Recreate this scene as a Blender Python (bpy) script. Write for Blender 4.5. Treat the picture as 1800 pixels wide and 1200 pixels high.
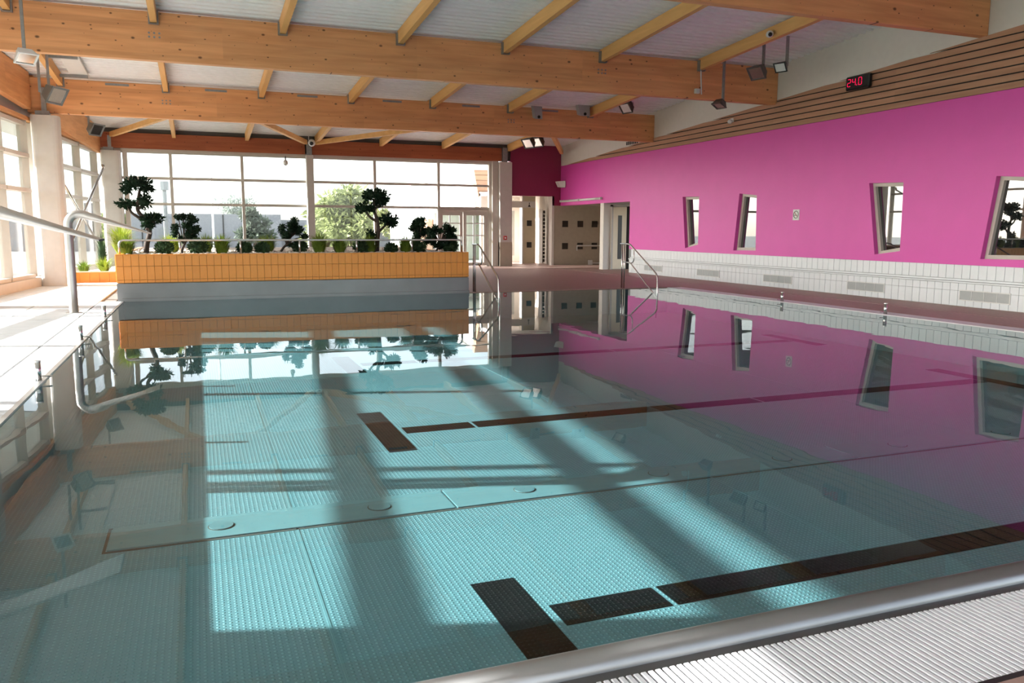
import bpy, bmesh, math, random
from mathutils import Vector, Matrix
random.seed(7)
for o in list(bpy.data.objects):
    bpy.data.objects.remove(o)
SC = bpy.context.scene
COL = SC.collection

# ------------------------------------------------------------------ camera
EYE = Vector((0, 0, 1.6))
YAW, PIT, ROL = math.radians(21.08), math.radians(7.86), math.radians(0.2)
fwd = Vector((math.sin(YAW)*math.cos(PIT), math.cos(YAW)*math.cos(PIT), -math.sin(PIT)))
rgt = Vector((math.cos(YAW), -math.sin(YAW), 0))
upv = rgt.cross(fwd)
r2 = math.cos(ROL)*rgt + math.sin(ROL)*upv
u2 = -math.sin(ROL)*rgt + math.cos(ROL)*upv
cam = bpy.data.cameras.new('camera')
cam.sensor_width = 36
cam.lens = 1425/1800*36
cam.clip_end = 500
cam.clip_start = 0.05
camo = bpy.data.objects.new('camera', cam)
COL.objects.link(camo)
camo.matrix_world = Matrix(((r2.x, u2.x, -fwd.x, EYE.x), (r2.y, u2.y, -fwd.y, EYE.y), (r2.z, u2.z, -fwd.z, EYE.z), (0, 0, 0, 1)))
SC.camera = camo

# ------------------------------------------------------------------ light
SUN = Vector((1, -0.30, -0.432*1.044)).normalized()      # travelling direction of the sunlight
world = bpy.data.worlds.new('sky')
SC.world = world
world.use_nodes = True
wn = world.node_tree
wn.nodes.clear()
sky = wn.nodes.new('ShaderNodeTexSky')
sky.sky_type = 'NISHITA'
sky.sun_disc = False
sky.sun_elevation = math.radians(24)
sky.sun_rotation = math.atan2(-SUN.x, -SUN.y)
sky.dust_density = 1.6
sky.air_density = 1.0
sky.ozone_density = 2.0
hsv = wn.nodes.new('ShaderNodeHueSaturation')
hsv.inputs['Saturation'].default_value = 0.42
bg = wn.nodes.new('ShaderNodeBackground')
bg.inputs['Strength'].default_value = 0.41
wo = wn.nodes.new('ShaderNodeOutputWorld')
wn.links.new(sky.outputs[0], hsv.inputs['Color'])
wn.links.new(hsv.outputs[0], bg.inputs[0])
wn.links.new(bg.outputs[0], wo.inputs[0])
sl = bpy.data.lights.new('sun', 'SUN')
sl.energy = 13.5
sl.angle = math.radians(0.6)
sl.color = (1, 0.985, 0.975)
so = bpy.data.objects.new('sun', sl)
COL.objects.link(so)
so.rotation_euler = SUN.to_track_quat('-Z', 'Y').to_euler()
so.location = (-40, 30, 30)
vs = SC.view_settings
vs.view_transform = 'Standard'
vs.look = 'None'
vs.exposure = 0.9
vs.gamma = 1.0
vs.use_curve_mapping = False

# ------------------------------------------------------------------ materials
MATS = {}


def srgb(r, g, b):
    def c(v):
        v /= 255
        return v/12.92 if v <= .04045 else ((v+.055)/1.055)**2.4
    return (c(r), c(g), c(b), 1)


def nodes_of(name):
    m = bpy.data.materials.new(name)
    m.use_nodes = True
    nt = m.node_tree
    nt.nodes.clear()
    out = nt.nodes.new('ShaderNodeOutputMaterial')
    return m, nt, out


def nd(nt, t, **kw):
    n = nt.nodes.new(t)
    for k, v in kw.items():
        if k in n.inputs:
            n.inputs[k].default_value = v
        else:
            setattr(n, k, v)
    return n


def mat(name, col, rough=.5, metal=0., noise=.06, nscale=6., bump=0., bscale=40., stretch=(1, 1, 1), coat=0., spec=.5):
    """painted or solid surface: base colour with a soft procedural variation"""
    m, nt, out = nodes_of(name)
    b = nd(nt, 'ShaderNodeBsdfPrincipled')
    b.inputs['Roughness'].default_value = rough
    b.inputs['Metallic'].default_value = metal
    b.inputs['Coat Weight'].default_value = coat
    b.inputs['Specular IOR Level'].default_value = spec
    tc = nd(nt, 'ShaderNodeTexCoord')
    mp = nd(nt, 'ShaderNodeMapping')
    mp.inputs['Scale'].default_value = stretch
    nt.links.new(tc.outputs['Object'], mp.inputs[0])
    nz = nd(nt, 'ShaderNodeTexNoise')
    nz.inputs['Scale'].default_value = nscale
    nz.inputs['Detail'].default_value = 4
    nt.links.new(mp.outputs[0], nz.inputs['Vector'])
    mr = nd(nt, 'ShaderNodeMapRange')
    mr.inputs['From Min'].default_value = .3
    mr.inputs['From Max'].default_value = .7
    mr.inputs['To Min'].default_value = 1-noise
    mr.inputs['To Max'].default_value = 1+noise
    nt.links.new(nz.outputs['Fac'], mr.inputs['Value'])
    mx = nd(nt, 'ShaderNodeMix', data_type='RGBA', blend_type='MULTIPLY')
    mx.inputs[0].default_value = 1
    mx.inputs[6].default_value = col
    nt.links.new(mr.outputs[0], mx.inputs[7])
    nt.links.new(mx.outputs[2], b.inputs['Base Color'])
    if bump:
        n2 = nd(nt, 'ShaderNodeTexNoise')
        n2.inputs['Scale'].default_value = bscale
        nt.links.new(mp.outputs[0], n2.inputs['Vector'])
        bp = nd(nt, 'ShaderNodeBump')
        bp.inputs['Strength'].default_value = bump
        bp.inputs['Distance'].default_value = .01
        nt.links.new(n2.outputs['Fac'], bp.inputs['Height'])
        nt.links.new(bp.outputs[0], b.inputs['Normal'])
    nt.links.new(b.outputs[0], out.inputs[0])
    MATS[name] = m
    return m


def wood(name, light, dark, axis=0, knots=True, rough=.55, lam=True):
    """glued laminated timber: grain stretched along one axis, lamella tone steps, dark knots"""
    m, nt, out = nodes_of(name)
    b = nd(nt, 'ShaderNodeBsdfPrincipled')
    b.inputs['Roughness'].default_value = rough
    b.inputs['Specular IOR Level'].default_value = .3
    tc = nd(nt, 'ShaderNodeTexCoord')
    mp = nd(nt, 'ShaderNodeMapping')
    s = [9., 9., 9.]
    s[axis] = .7
    mp.inputs['Scale'].default_value = s
    nt.links.new(tc.outputs['Object'], mp.inputs[0])
    nz = nd(nt, 'ShaderNodeTexNoise')
    nz.inputs['Scale'].default_value = 1.
    nz.inputs['Detail'].default_value = 6
    nz.inputs['Distortion'].default_value = .4
    nt.links.new(mp.outputs[0], nz.inputs['Vector'])
    cr = nd(nt, 'ShaderNodeValToRGB')
    cr.color_ramp.elements[0].position = .3
    cr.color_ramp.elements[0].color = dark
    cr.color_ramp.elements[1].position = .7
    cr.color_ramp.elements[1].color = light
    nt.links.new(nz.outputs['Fac'], cr.inputs[0])
    col = cr.outputs[0]
    if lam:
        sx = nd(nt, 'ShaderNodeSeparateXYZ')
        nt.links.new(tc.outputs['Object'], sx.inputs[0])
        fl = nd(nt, 'ShaderNodeMath', operation='SNAP')
        fl.inputs[1].default_value = .13
        nt.links.new(sx.outputs['Z' if axis != 2 else 'X'], fl.inputs[0])
        sn = nd(nt, 'ShaderNodeMath', operation='SNAP')
        sn.inputs[1].default_value = 4.3
        nt.links.new(sx.outputs[axis], sn.inputs[0])
        cb = nd(nt, 'ShaderNodeCombineXYZ')
        nt.links.new(fl.outputs[0], cb.inputs[0])
        nt.links.new(sn.outputs[0], cb.inputs[1])
        wh = nd(nt, 'ShaderNodeTexWhiteNoise')
        nt.links.new(cb.outputs[0], wh.inputs['Vector'])
        mr = nd(nt, 'ShaderNodeMapRange')
        mr.inputs['To Min'].default_value = .9
        mr.inputs['To Max'].default_value = 1.06
        nt.links.new(wh.outputs['Value'], mr.inputs['Value'])
        mx = nd(nt, 'ShaderNodeMix', data_type='RGBA', blend_type='MULTIPLY')
        mx.inputs[0].default_value = 1
        nt.links.new(col, mx.inputs[6])
        nt.links.new(mr.outputs[0], mx.inputs[7])
        col = mx.outputs[2]
    if knots:
        sk = nd(nt, 'ShaderNodeSeparateXYZ')
        nt.links.new(tc.outputs['Object'], sk.inputs[0])
        ck = nd(nt, 'ShaderNodeCombineXYZ')
        for i_, (o_, f_) in enumerate(((axis, 2.3), (2, 3.6))):
            mk = nd(nt, 'ShaderNodeMath', operation='MULTIPLY')
            mk.inputs[1].default_value = f_
            nt.links.new(sk.outputs[o_], mk.inputs[0])
            nt.links.new(mk.outputs[0], ck.inputs[i_])
        vo = nd(nt, 'ShaderNodeTexVoronoi', voronoi_dimensions='2D')
        vo.inputs['Scale'].default_value = 1
        nt.links.new(ck.outputs[0], vo.inputs['Vector'])
        k = nd(nt, 'ShaderNodeMapRange')
        k.inputs['From Min'].default_value = .045
        k.inputs['From Max'].default_value = .10
        k.inputs['To Min'].default_value = .8
        k.inputs['To Max'].default_value = 0.
        rc = nd(nt, 'ShaderNodeSeparateXYZ')
        nt.links.new(vo.outputs['Color'], rc.inputs[0])
        rm = nd(nt, 'ShaderNodeMapRange')
        rm.inputs['To Min'].default_value = .75
        rm.inputs['To Max'].default_value = 4.
        nt.links.new(rc.outputs[0], rm.inputs['Value'])
        dm = nd(nt, 'ShaderNodeMath', operation='MULTIPLY')
        nt.links.new(vo.outputs['Distance'], dm.inputs[0])
        nt.links.new(rm.outputs[0], dm.inputs[1])
        nt.links.new(dm.outputs[0], k.inputs['Value'])
        mx = nd(nt, 'ShaderNodeMix', data_type='RGBA')
        mx.inputs[7].default_value = (.06, .02, .008, 1)
        nt.links.new(k.outputs[0], mx.inputs[0])
        nt.links.new(col, mx.inputs[6])
        col = mx.outputs[2]
    nt.links.new(col, b.inputs['Base Color'])
    nt.links.new(b.outputs[0], out.inputs[0])
    MATS[name] = m
    return m


def fresnel(nt, ior):
    """Fresnel of a straight-through sheet: the same from either face"""
    fr = nd(nt, 'ShaderNodeFresnel')
    ge = nd(nt, 'ShaderNodeNewGeometry')
    mr = nd(nt, 'ShaderNodeMapRange')
    mr.inputs['To Min'].default_value = ior
    mr.inputs['To Max'].default_value = 1/ior
    nt.links.new(ge.outputs['Backfacing'], mr.inputs['Value'])
    nt.links.new(mr.outputs[0], fr.inputs[0])
    return fr


def glass(name, tint=(.97, .99, .985, 1), refl=1.0, ior=1.5):
    """thin clear pane: light passes straight, Fresnel mirror on top"""
    m, nt, out = nodes_of(name)
    tr = nd(nt, 'ShaderNodeBsdfTransparent')
    tr.inputs[0].default_value = tint
    gl = nd(nt, 'ShaderNodeBsdfGlossy')
    gl.inputs['Roughness'].default_value = .005
    fr = fresnel(nt, ior)
    mu = nd(nt, 'ShaderNodeMath', operation='MULTIPLY')
    mu.inputs[1].default_value = refl
    nt.links.new(fr.outputs[0], mu.inputs[0])
    mx = nd(nt, 'ShaderNodeMixShader')
    nt.links.new(mu.outputs[0], mx.inputs[0])
    nt.links.new(tr.outputs[0], mx.inputs[1])
    nt.links.new(gl.outputs[0], mx.inputs[2])
    nt.links.new(mx.outputs[0], out.inputs[0])
    MATS[name] = m
    return m


def water_mat():
    m, nt, out = nodes_of('water')
    tr = nd(nt, 'ShaderNodeBsdfTransparent')
    tr.inputs[0].default_value = (.72, .93, .94, 1)
    gl = nd(nt, 'ShaderNodeBsdfGlossy')
    gl.inputs['Roughness'].default_value = .002
    fr = fresnel(nt, 1.333)
    tc = nd(nt, 'ShaderNodeTexCoord')
    n1 = nd(nt, 'ShaderNodeTexNoise')
    n1.inputs['Scale'].default_value = 1.6
    n1.inputs['Detail'].default_value = 1.5
    nt.links.new(tc.outputs['Object'], n1.inputs['Vector'])
    bp = nd(nt, 'ShaderNodeBump')
    bp.inputs['Strength'].default_value = .05
    bp.inputs['Distance'].default_value = .02
    nt.links.new(n1.outputs['Fac'], bp.inputs['Height'])
    nt.links.new(bp.outputs[0], gl.inputs['Normal'])
    mx = nd(nt, 'ShaderNodeMixShader')
    nt.links.new(fr.outputs[0], mx.inputs[0])
    nt.links.new(tr.outputs[0], mx.inputs[1])
    nt.links.new(gl.outputs[0], mx.inputs[2])
    nt.links.new(mx.outputs[0], out.inputs[0])
    MATS['water'] = m


def dimple_mat(name, col, rough, spec=.5, metal=0.):
    """pool lining with rows of raised non-slip studs"""
    m, nt, out = nodes_of(name)
    b = nd(nt, 'ShaderNodeBsdfPrincipled')
    b.inputs['Roughness'].default_value = rough
    b.inputs['Metallic'].default_value = metal
    b.inputs['Specular IOR Level'].default_value = spec
    tc = nd(nt, 'ShaderNodeTexCoord')
    sx = nd(nt, 'ShaderNodeSeparateXYZ')
    nt.links.new(tc.outputs['Object'], sx.inputs[0])
    hs = []
    for ax, p in ((0, .036), (1, .036)):
        mu = nd(nt, 'ShaderNodeMath', operation='MULTIPLY')
        mu.inputs[1].default_value = 2*math.pi/p
        nt.links.new(sx.outputs[ax], mu.inputs[0])
        si = nd(nt, 'ShaderNodeMath', operation='SINE')
        nt.links.new(mu.outputs[0], si.inputs[0])
        hs.append(si)
    ad = nd(nt, 'ShaderNodeMath', operation='ADD')
    nt.links.new(hs[0].outputs[0], ad.inputs[0])
    nt.links.new(hs[1].outputs[0], ad.inputs[1])
    mr = nd(nt, 'ShaderNodeMapRange')
    mr.inputs['From Min'].default_value = .7
    mr.inputs['From Max'].default_value = 1.7
    nt.links.new(ad.outputs[0], mr.inputs['Value'])
    bp = nd(nt, 'ShaderNodeBump')
    bp.inputs['Strength'].default_value = .9
    bp.inputs['Distance'].default_value = .006
    nt.links.new(mr.outputs[0], bp.inputs['Height'])
    nt.links.new(bp.outputs[0], b.inputs['Normal'])
    nz = nd(nt, 'ShaderNodeTexNoise')
    nz.inputs['Scale'].default_value = .6
    nt.links.new(tc.outputs['Object'], nz.inputs['Vector'])
    m2 = nd(nt, 'ShaderNodeMapRange')
    m2.inputs['To Min'].default_value = .9
    m2.inputs['To Max'].default_value = 1.1
    nt.links.new(nz.outputs['Fac'], m2.inputs['Value'])
    mx = nd(nt, 'ShaderNodeMix', data_type='RGBA', blend_type='MULTIPLY')
    mx.inputs[0].default_value = 1
    mx.inputs[6].default_value = col
    nt.links.new(m2.outputs[0], mx.inputs[7])
    # highlights on the stud tops are put into the colour, brighter than the sheet
    m3 = nd(nt, 'ShaderNodeMix', data_type='RGBA')
    m3.inputs[7].default_value = tuple(min(1, c*1.5+.004) for c in col[:3]) + (1,)
    nt.links.new(mr.outputs[0], m3.inputs[0])
    nt.links.new(mx.outputs[2], m3.inputs[6])
    nt.links.new(m3.outputs[2], b.inputs['Base Color'])
    nt.links.new(b.outputs[0], out.inputs[0])
    MATS[name] = m


def emit(name, col, s):
    m, nt, out = nodes_of(name)
    e = nd(nt, 'ShaderNodeEmission')
    e.inputs[0].default_value = col
    e.inputs[1].default_value = s
    nt.links.new(e.outputs[0], out.inputs[0])
    MATS[name] = m


def leaf_mat(name, c1, c2):
    m, nt, out = nodes_of(name)
    b = nd(nt, 'ShaderNodeBsdfPrincipled')
    b.inputs['Roughness'].default_value = .6
    b.inputs['Specular IOR Level'].default_value = .2
    tc = nd(nt, 'ShaderNodeTexCoord')
    nz = nd(nt, 'ShaderNodeTexNoise')
    nz.inputs['Scale'].default_value = 5
    nz.inputs['Detail'].default_value = 4
    nt.links.new(tc.outputs['Object'], nz.inputs['Vector'])
    cr = nd(nt, 'ShaderNodeValToRGB')
    cr.color_ramp.elements[0].position = .35
    cr.color_ramp.elements[0].color = c1
    cr.color_ramp.elements[1].position = .65
    cr.color_ramp.elements[1].color = c2
    nt.links.new(nz.outputs['Fac'], cr.inputs[0])
    nt.links.new(cr.outputs[0], b.inputs['Base Color'])
    t = nd(nt, 'ShaderNodeBsdfTranslucent')
    nt.links.new(cr.outputs[0], t.inputs[0])
    mx = nd(nt, 'ShaderNodeMixShader')
    mx.inputs[0].default_value = .3
    nt.links.new(b.outputs[0], mx.inputs[1])
    nt.links.new(t.outputs[0], mx.inputs[2])
    nt.links.new(mx.outputs[0], out.inputs[0])
    MATS[name] = m


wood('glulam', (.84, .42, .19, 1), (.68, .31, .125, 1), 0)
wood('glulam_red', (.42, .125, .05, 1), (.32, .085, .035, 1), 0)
wood('glulam_y', (.78, .40, .17, 1), (.64, .30, .12, 1), 1, knots=False)
wood('joist_wood', (.80, .45, .17, 1), (.68, .36, .13, 1), 1, knots=False, lam=False)
wood('slat_wood', (.50, .27, .165, 1), (.40, .205, .12, 1), 1, knots=False, lam=True)
wood('cladding_wood', (.62, .40, .25, 1), (.52, .31, .19, 1), 0, knots=False)
mat('pink', (.68, .072, .40, 1), .42, noise=.02, nscale=2)
mat('pink_shaded', (.27, .02, .075, 1), .45, noise=.02, nscale=2)  # same pink paint with the shade of the end wall put into the colour
mat('plaster', (.72, .67, .61, 1), .8, noise=.02)
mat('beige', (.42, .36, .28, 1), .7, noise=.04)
mat('beige_light', (.70, .60, .42, 1), .7, noise=.03)
mat('column_paint', (.58, .54, .50, 1), .55, noise=.03)
mat('frame_paint', (.55, .50, .44, 1), .45, noise=.02)
mat('roof_metal', (.88, .87, .86, 1), .45, metal=.0, noise=.03)
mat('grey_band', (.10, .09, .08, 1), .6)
mat('dark_gap', (.015, .012, .01, 1), .8, noise=0)
mat('galv', (.30, .31, .31, 1), .45, metal=.6, noise=.1, nscale=15)
mat('steel', (.62, .60, .57, 1), .22, metal=1., noise=.06, nscale=3)
mat('steel_matt', (.60, .59, .57, 1), .38, metal=1., noise=.08, nscale=3)
mat('nozzle_steel', (.50, .47, .44, 1), .38, metal=.85, noise=.06, nscale=3)
mat('lip_steel', (.27, .265, .265, 1), .32, metal=1., noise=.08, nscale=3)
mat('steel_band', (.20, .195, .19, 1), .4, metal=.9, noise=.08, nscale=1.5)
mat('slab', (.72, .715, .71, 1), .75, noise=.05, nscale=4, bump=.1)
mat('slab_joint', (.16, .15, .14, 1), .9)
mat('deck_brown', (.36, .23, .19, 1), .55, noise=.08, nscale=12, bump=.1, bscale=80)
mat('drain_dark', (.10, .075, .065, 1), .7)
mat('grate_white', (.70, .69, .70, 1), .45, noise=.03)
mat('tile_white', (.80, .82, .84, 1), .22, noise=.03, nscale=3)
mat('grout', (.26, .26, .26, 1), .9)
mat('tile_orange', (.80, .285, .038, 1), .35, noise=.06, nscale=4)
mat('grout_orange', (.30, .17, .09, 1), .9)
mat('pebble', (.62, .55, .48, 1), .8, noise=.3, nscale=40, bump=.6, bscale=60)
mat('soil', (.30, .24, .18, 1), .9, noise=.3, nscale=30)
mat('black_plastic', (.012, .012, .012, 1), .4, noise=0)
mat('grey_metal', (.20, .21, .21, 1), .4, metal=.4, noise=.05)
mat('brown_metal', (.12, .095, .085, 1), .45, metal=.3, noise=.05)
mat('reflector', (.75, .75, .72, 1), .18, metal=1., noise=.05, nscale=25)
mat('white_plastic', (.72, .71, .69, 1), .4, noise=.02)
mat('white_wall_out', (.80, .78, .74, 1), .8, noise=.02)
mat('green_render', (.30, .33, .24, 1), .8, noise=.04)
mat('grey_building', (.25, .25, .255, 1), .8, noise=.06)
mat('asphalt', (.22, .22, .21, 1), .9, noise=.1)
mat('grass_ground', (.10, .14, .05, 1), .9, noise=.25, nscale=3)
mat('red_plastic', (.45, .02, .02, 1), .4, noise=0)
mat('red_post', (.6, .1, .1, 1), .5)
mat('dark_tile', (.025, .017, .012, 1), .35, noise=.05)
mat('door_cream', (.84, .73, .54, 1), .5, noise=.02)
mat('grille', (.42, .43, .43, 1), .5, metal=.2, noise=.03)
mat('sign_grey', (.25, .25, .25, 1), .6)
mat('bark', (.055, .035, .025, 1), .85, noise=.3, nscale=20, bump=.5)
mat('lid_steel', (.18, .27, .29, 1), .35, metal=.3)
glass('pane_glass')
glass('door_glass', (.90, .94, .92, 1))
m, nt, out = nodes_of('mirror_pane')
b = nd(nt, 'ShaderNodeBsdfPrincipled')
b.inputs['Base Color'].default_value = (.02, .022, .022, 1)
b.inputs['Roughness'].default_value = .02
g = nd(nt, 'ShaderNodeBsdfGlossy')
g.inputs['Roughness'].default_value = .01
mx = nd(nt, 'ShaderNodeMixShader')
mx.inputs[0].default_value = .22
nt.links.new(b.outputs[0], mx.inputs[1])
nt.links.new(g.outputs[0], mx.inputs[2])
nt.links.new(mx.outputs[0], out.inputs[0])
MATS['mirror_pane'] = m
water_mat()
dimple_mat('pool_lining', (.15, .226, .245, 1), .35)
dimple_mat('lane_black', (.004, .0035, .0035, 1), .6, spec=.1)
mat('pool_wall', (.14, .21, .22, 1), .4, noise=.05)
mat('pool_panel', (.165, .245, .26, 1), .35, noise=.04)
emit('led_red', (.8, .01, .07, 1), .8)
leaf_mat('leaf_dark', (.008, .02, .010, 1), (.02, .045, .02, 1))
leaf_mat('leaf_pine', (.012, .03, .014, 1), (.03, .06, .025, 1))
leaf_mat('leaf_bush', (.03, .06, .025, 1), (.07, .12, .05, 1))
leaf_mat('leaf_grass', (.12, .19, .02, 1), (.26, .34, .05, 1))
leaf_mat('leaf_yellow', (.22, .30, .02, 1), (.42, .46, .07, 1))
leaf_mat('leaf_tree', (.16, .19, .07, 1), (.32, .35, .15, 1))
leaf_mat('leaf_tree_dark', (.08, .10, .075, 1), (.15, .18, .13, 1))
leaf_mat('leaf_haze', (.30, .33, .29, 1), (.42, .45, .40, 1))  # haze of the far tree is put into the leaf colour

# ------------------------------------------------------------------ mesh helpers


def origin(p):
    v = Vector((0, 0, 0))
    while p is not None:
        v += p.location
        p = p.parent
    return v


def tag(o, label=None, cat=None, group=None, kind=None):
    if label:
        o['label'] = label
    if cat:
        o['category'] = cat
    if group:
        o['group'] = group
    if kind:
        o['kind'] = kind
    return o


def empty(name, loc=(0, 0, 0), label=None, cat=None, group=None, kind=None):
    o = bpy.data.objects.new(name, None)
    COL.objects.link(o)
    o.location = loc
    o.empty_display_size = .1
    return tag(o, label, cat, group, kind)


def link(name, me, parent=None, loc=None):
    o = bpy.data.objects.new(name, me)
    COL.objects.link(o)
    if parent is not None:
        o.parent = parent
    if loc is not None:
        o.location = loc
    return o


class MB:
    """collects shapes in world coordinates; build() links them as one mesh object"""
    def __init__(self):
        self.v, self.f = [], []

    def add(self, vs_, fs_):
        n = len(self.v)
        self.v += [tuple(p) for p in vs_]
        self.f += [tuple(i+n for i in f) for f in fs_]
        return self

    def hexa(self, p):
        return self.add(p, [(0, 3, 2, 1), (4, 5, 6, 7), (0, 1, 5, 4), (1, 2, 6, 5), (2, 3, 7, 6), (3, 0, 4, 7)])

    def box(self, x0, x1, y0, y1, z0, z1):
        return self.hexa([(x0, y0, z0), (x1, y0, z0), (x1, y1, z0), (x0, y1, z0), (x0, y0, z1), (x1, y0, z1), (x1, y1, z1), (x0, y1, z1)])

    def bar(self, a, b, w, h, side=None):
        """rectangular bar from a to b; w across, h upward (vertical cut when sloping)"""
        a, b = Vector(a), Vector(b)
        d = (b-a).normalized()
        s = Vector(side) if side else d.cross(Vector((0, 0, 1)))
        if s.length < 1e-6:
            s = Vector((1, 0, 0))
        s = s.normalized()*w/2
        u = s.normalized().cross(d).normalized()*h/2
        return self.hexa([a-s-u, a+s-u, b+s-u, b-s-u, a-s+u, a+s+u, b+s+u, b-s+u])

    def prism(self, poly, vec):
        n = len(poly)
        vec = Vector(vec)
        P = [Vector(p) for p in poly]
        vs_ = P+[p+vec for p in P]
        fs_ = [tuple(range(n-1, -1, -1)), tuple(range(n, 2*n))]
        fs_ += [(i, (i+1) % n, (i+1) % n+n, i+n) for i in range(n)]
        return self.add(vs_, fs_)

    def tube(self, path, r, n=10, caps=True):
        path = [Vector(p) for p in path]
        rs = r if isinstance(r, (list, tuple)) else [r]*len(path)
        t0 = (path[1]-path[0]).normalized()
        ref = Vector((0, 0, 1)) if abs(t0.z) < .9 else Vector((1, 0, 0))
        a = t0.cross(ref).normalized()
        vs_, fs_ = [], []
        for i, p in enumerate(path):
            if i == 0:
                t = t0
            elif i == len(path)-1:
                t = (path[i]-path[i-1]).normalized()
            else:
                t = ((path[i+1]-path[i]).normalized()+(path[i]-path[i-1]).normalized()).normalized()
            a = (a-t*a.dot(t)).normalized()
            c = t.cross(a)
            for k in range(n):
                an = 2*math.pi*k/n
                vs_.append(p+(a*math.cos(an)+c*math.sin(an))*rs[i])
        for i in range(len(path)-1):
            for k in range(n):
                fs_.append((i*n+k, i*n+(k+1) % n, (i+1)*n+(k+1) % n, (i+1)*n+k))
        if caps:
            fs_.append(tuple(range(n-1, -1, -1)))
            m_ = (len(path)-1)*n
            fs_.append(tuple(range(m_, m_+n)))
        return self.add(vs_, fs_)

    def ell(self, c, r, seg=10, rings=6, jit=0., rnd=random):
        c = Vector(c)
        rx, ry, rz = r if isinstance(r, (list, tuple)) else (r, r, r)
        vs_ = [c+Vector((0, 0, rz))]
        for i in range(1, rings):
            th = math.pi*i/rings
            for k in range(seg):
                ph = 2*math.pi*k/seg
                j = 1+rnd.uniform(-jit, jit)
                vs_.append(c+Vector((rx*math.sin(th)*math.cos(ph)*j, ry*math.sin(th)*math.sin(ph)*j, rz*math.cos(th)*j)))
        vs_.append(c-Vector((0, 0, rz)))
        fs_ = [(0, 1+k, 1+(k+1) % seg) for k in range(seg)]
        for i in range(rings-2):
            for k in range(seg):
                a = 1+i*seg
                fs_.append((a+k, a+seg+k, a+seg+(k+1) % seg, a+(k+1) % seg))
        L = len(vs_)-1
        a = 1+(rings-2)*seg
        fs_ += [(L, a+(k+1) % seg, a+k) for k in range(seg)]
        return self.add(vs_, fs_)

    def leaves(self, c, r, n, size, rnd=random, up=0., shell=.55):
        """small pointed leaves scattered through an ellipsoid"""
        c = Vector(c)
        rx, ry, rz = r if isinstance(r, (list, tuple)) else (r, r, r)
        for _ in range(n):
            d = Vector((rnd.gauss(0, 1), rnd.gauss(0, 1), rnd.gauss(0, 1))).normalized()
            q = rnd.uniform(shell, 1.0)
            p = c+Vector((d.x*rx*q, d.y*ry*q, d.z*rz*q))
            e = (d+Vector((rnd.uniform(-.7, .7), rnd.uniform(-.7, .7), rnd.uniform(-.7, .7)+up))).normalized()
            s = e.cross(Vector((rnd.uniform(-1, 1), rnd.uniform(-1, 1), rnd.uniform(-1, 1)))).normalized()
            L = size*rnd.uniform(.7, 1.3)
            w = L*.28
            self.add([p-e*L*.3, p+s*w+e*L*.25, p+e*L, p-s*w+e*L*.25], [(0, 1, 2, 3)])
        return self

    def mesh(self, name, mt, off=Vector((0, 0, 0)), smooth=False, bevel=0.):
        me = bpy.data.meshes.new(name)
        me.from_pydata([(p[0]-off.x, p[1]-off.y, p[2]-off.z) for p in self.v], [], self.f)
        if bevel:
            bm = bmesh.new()
            bm.from_mesh(me)
            bmesh.ops.bevel(bm, geom=bm.edges[:], offset=bevel, segments=1, affect='EDGES', clamp_overlap=True)
            bm.to_mesh(me)
            bm.free()
        me.materials.append(MATS[mt])
        if smooth:
            for p in me.polygons:
                p.use_smooth = True
        return me

    def build(self, name, mt, parent=None, smooth=False, bevel=0., loc=None):
        if parent is not None:
            off = origin(parent)
            return link(name, self.mesh(name, mt, off, smooth, bevel), parent)
        off = Vector(loc) if loc is not None else Vector((0, 0, 0))
        return link(name, self.mesh(name, mt, off, smooth, bevel), None, off)


def arc(c, r, a0, a1, u, v, n=8):
    c, u, v = Vector(c), Vector(u), Vector(v)
    return [c+u*r*math.cos(a0+(a1-a0)*i/n)+v*r*math.sin(a0+(a1-a0)*i/n) for i in range(n+1)]


def copy_tree(o, parent=None, loc=None):
    c = o.copy()
    COL.objects.link(c)
    c.parent = parent
    if loc is not None:
        c.location = loc
    for ch in list(o.children):
        copy_tree(ch, c)
    return c


ORD = ['first', 'second', 'third', 'fourth', 'fifth', 'sixth', 'seventh', 'eighth']
# ------------------------------------------------------------------ main dimensions
XL, XR, YN, YF = -1.58, 12.3, 2.60, 19.75        # water basin
ZF = -0.70                                         # pool floor
XW = 15.35                                         # right wall
YB = 33.8                                          # back facade


def wx(y, off=0.):
    """x of the slightly splayed left glass wall at depth y"""
    return -4.15+.11*(y-25.84)+off


def zr(y):
    """underside of the sloping roof deck"""
    return 6.55-.061*(y-12.7)


# ================================================================== SETTING
# ---- pool basin
pf = empty('floor_pool', (0, 0, ZF), 'ribbed teal pool bottom under clear water', kind='structure')
MB().box(XL-.05, XR+.05, YN-.05, YF+.05, ZF-.15, ZF).build('pool_bottom', 'pool_lining', pf)
w = MB()
w.box(XL-.2, XL, YN-.2, YF+.2, ZF, -.012)
w.build('basin_wall', 'pool_wall', pf)
MB().box(XR, XR+.2, YN-.2, YF+.2, ZF, -.012).build('basin_wall', 'pool_wall', pf)
MB().box(XL, XR, YN-.2, YN, ZF, -.012).build('basin_wall', 'pool_wall', pf)
MB().box(XL, XR, YF, YF+.2, ZF, -.012).build('basin_wall', 'pool_wall', pf)
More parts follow.
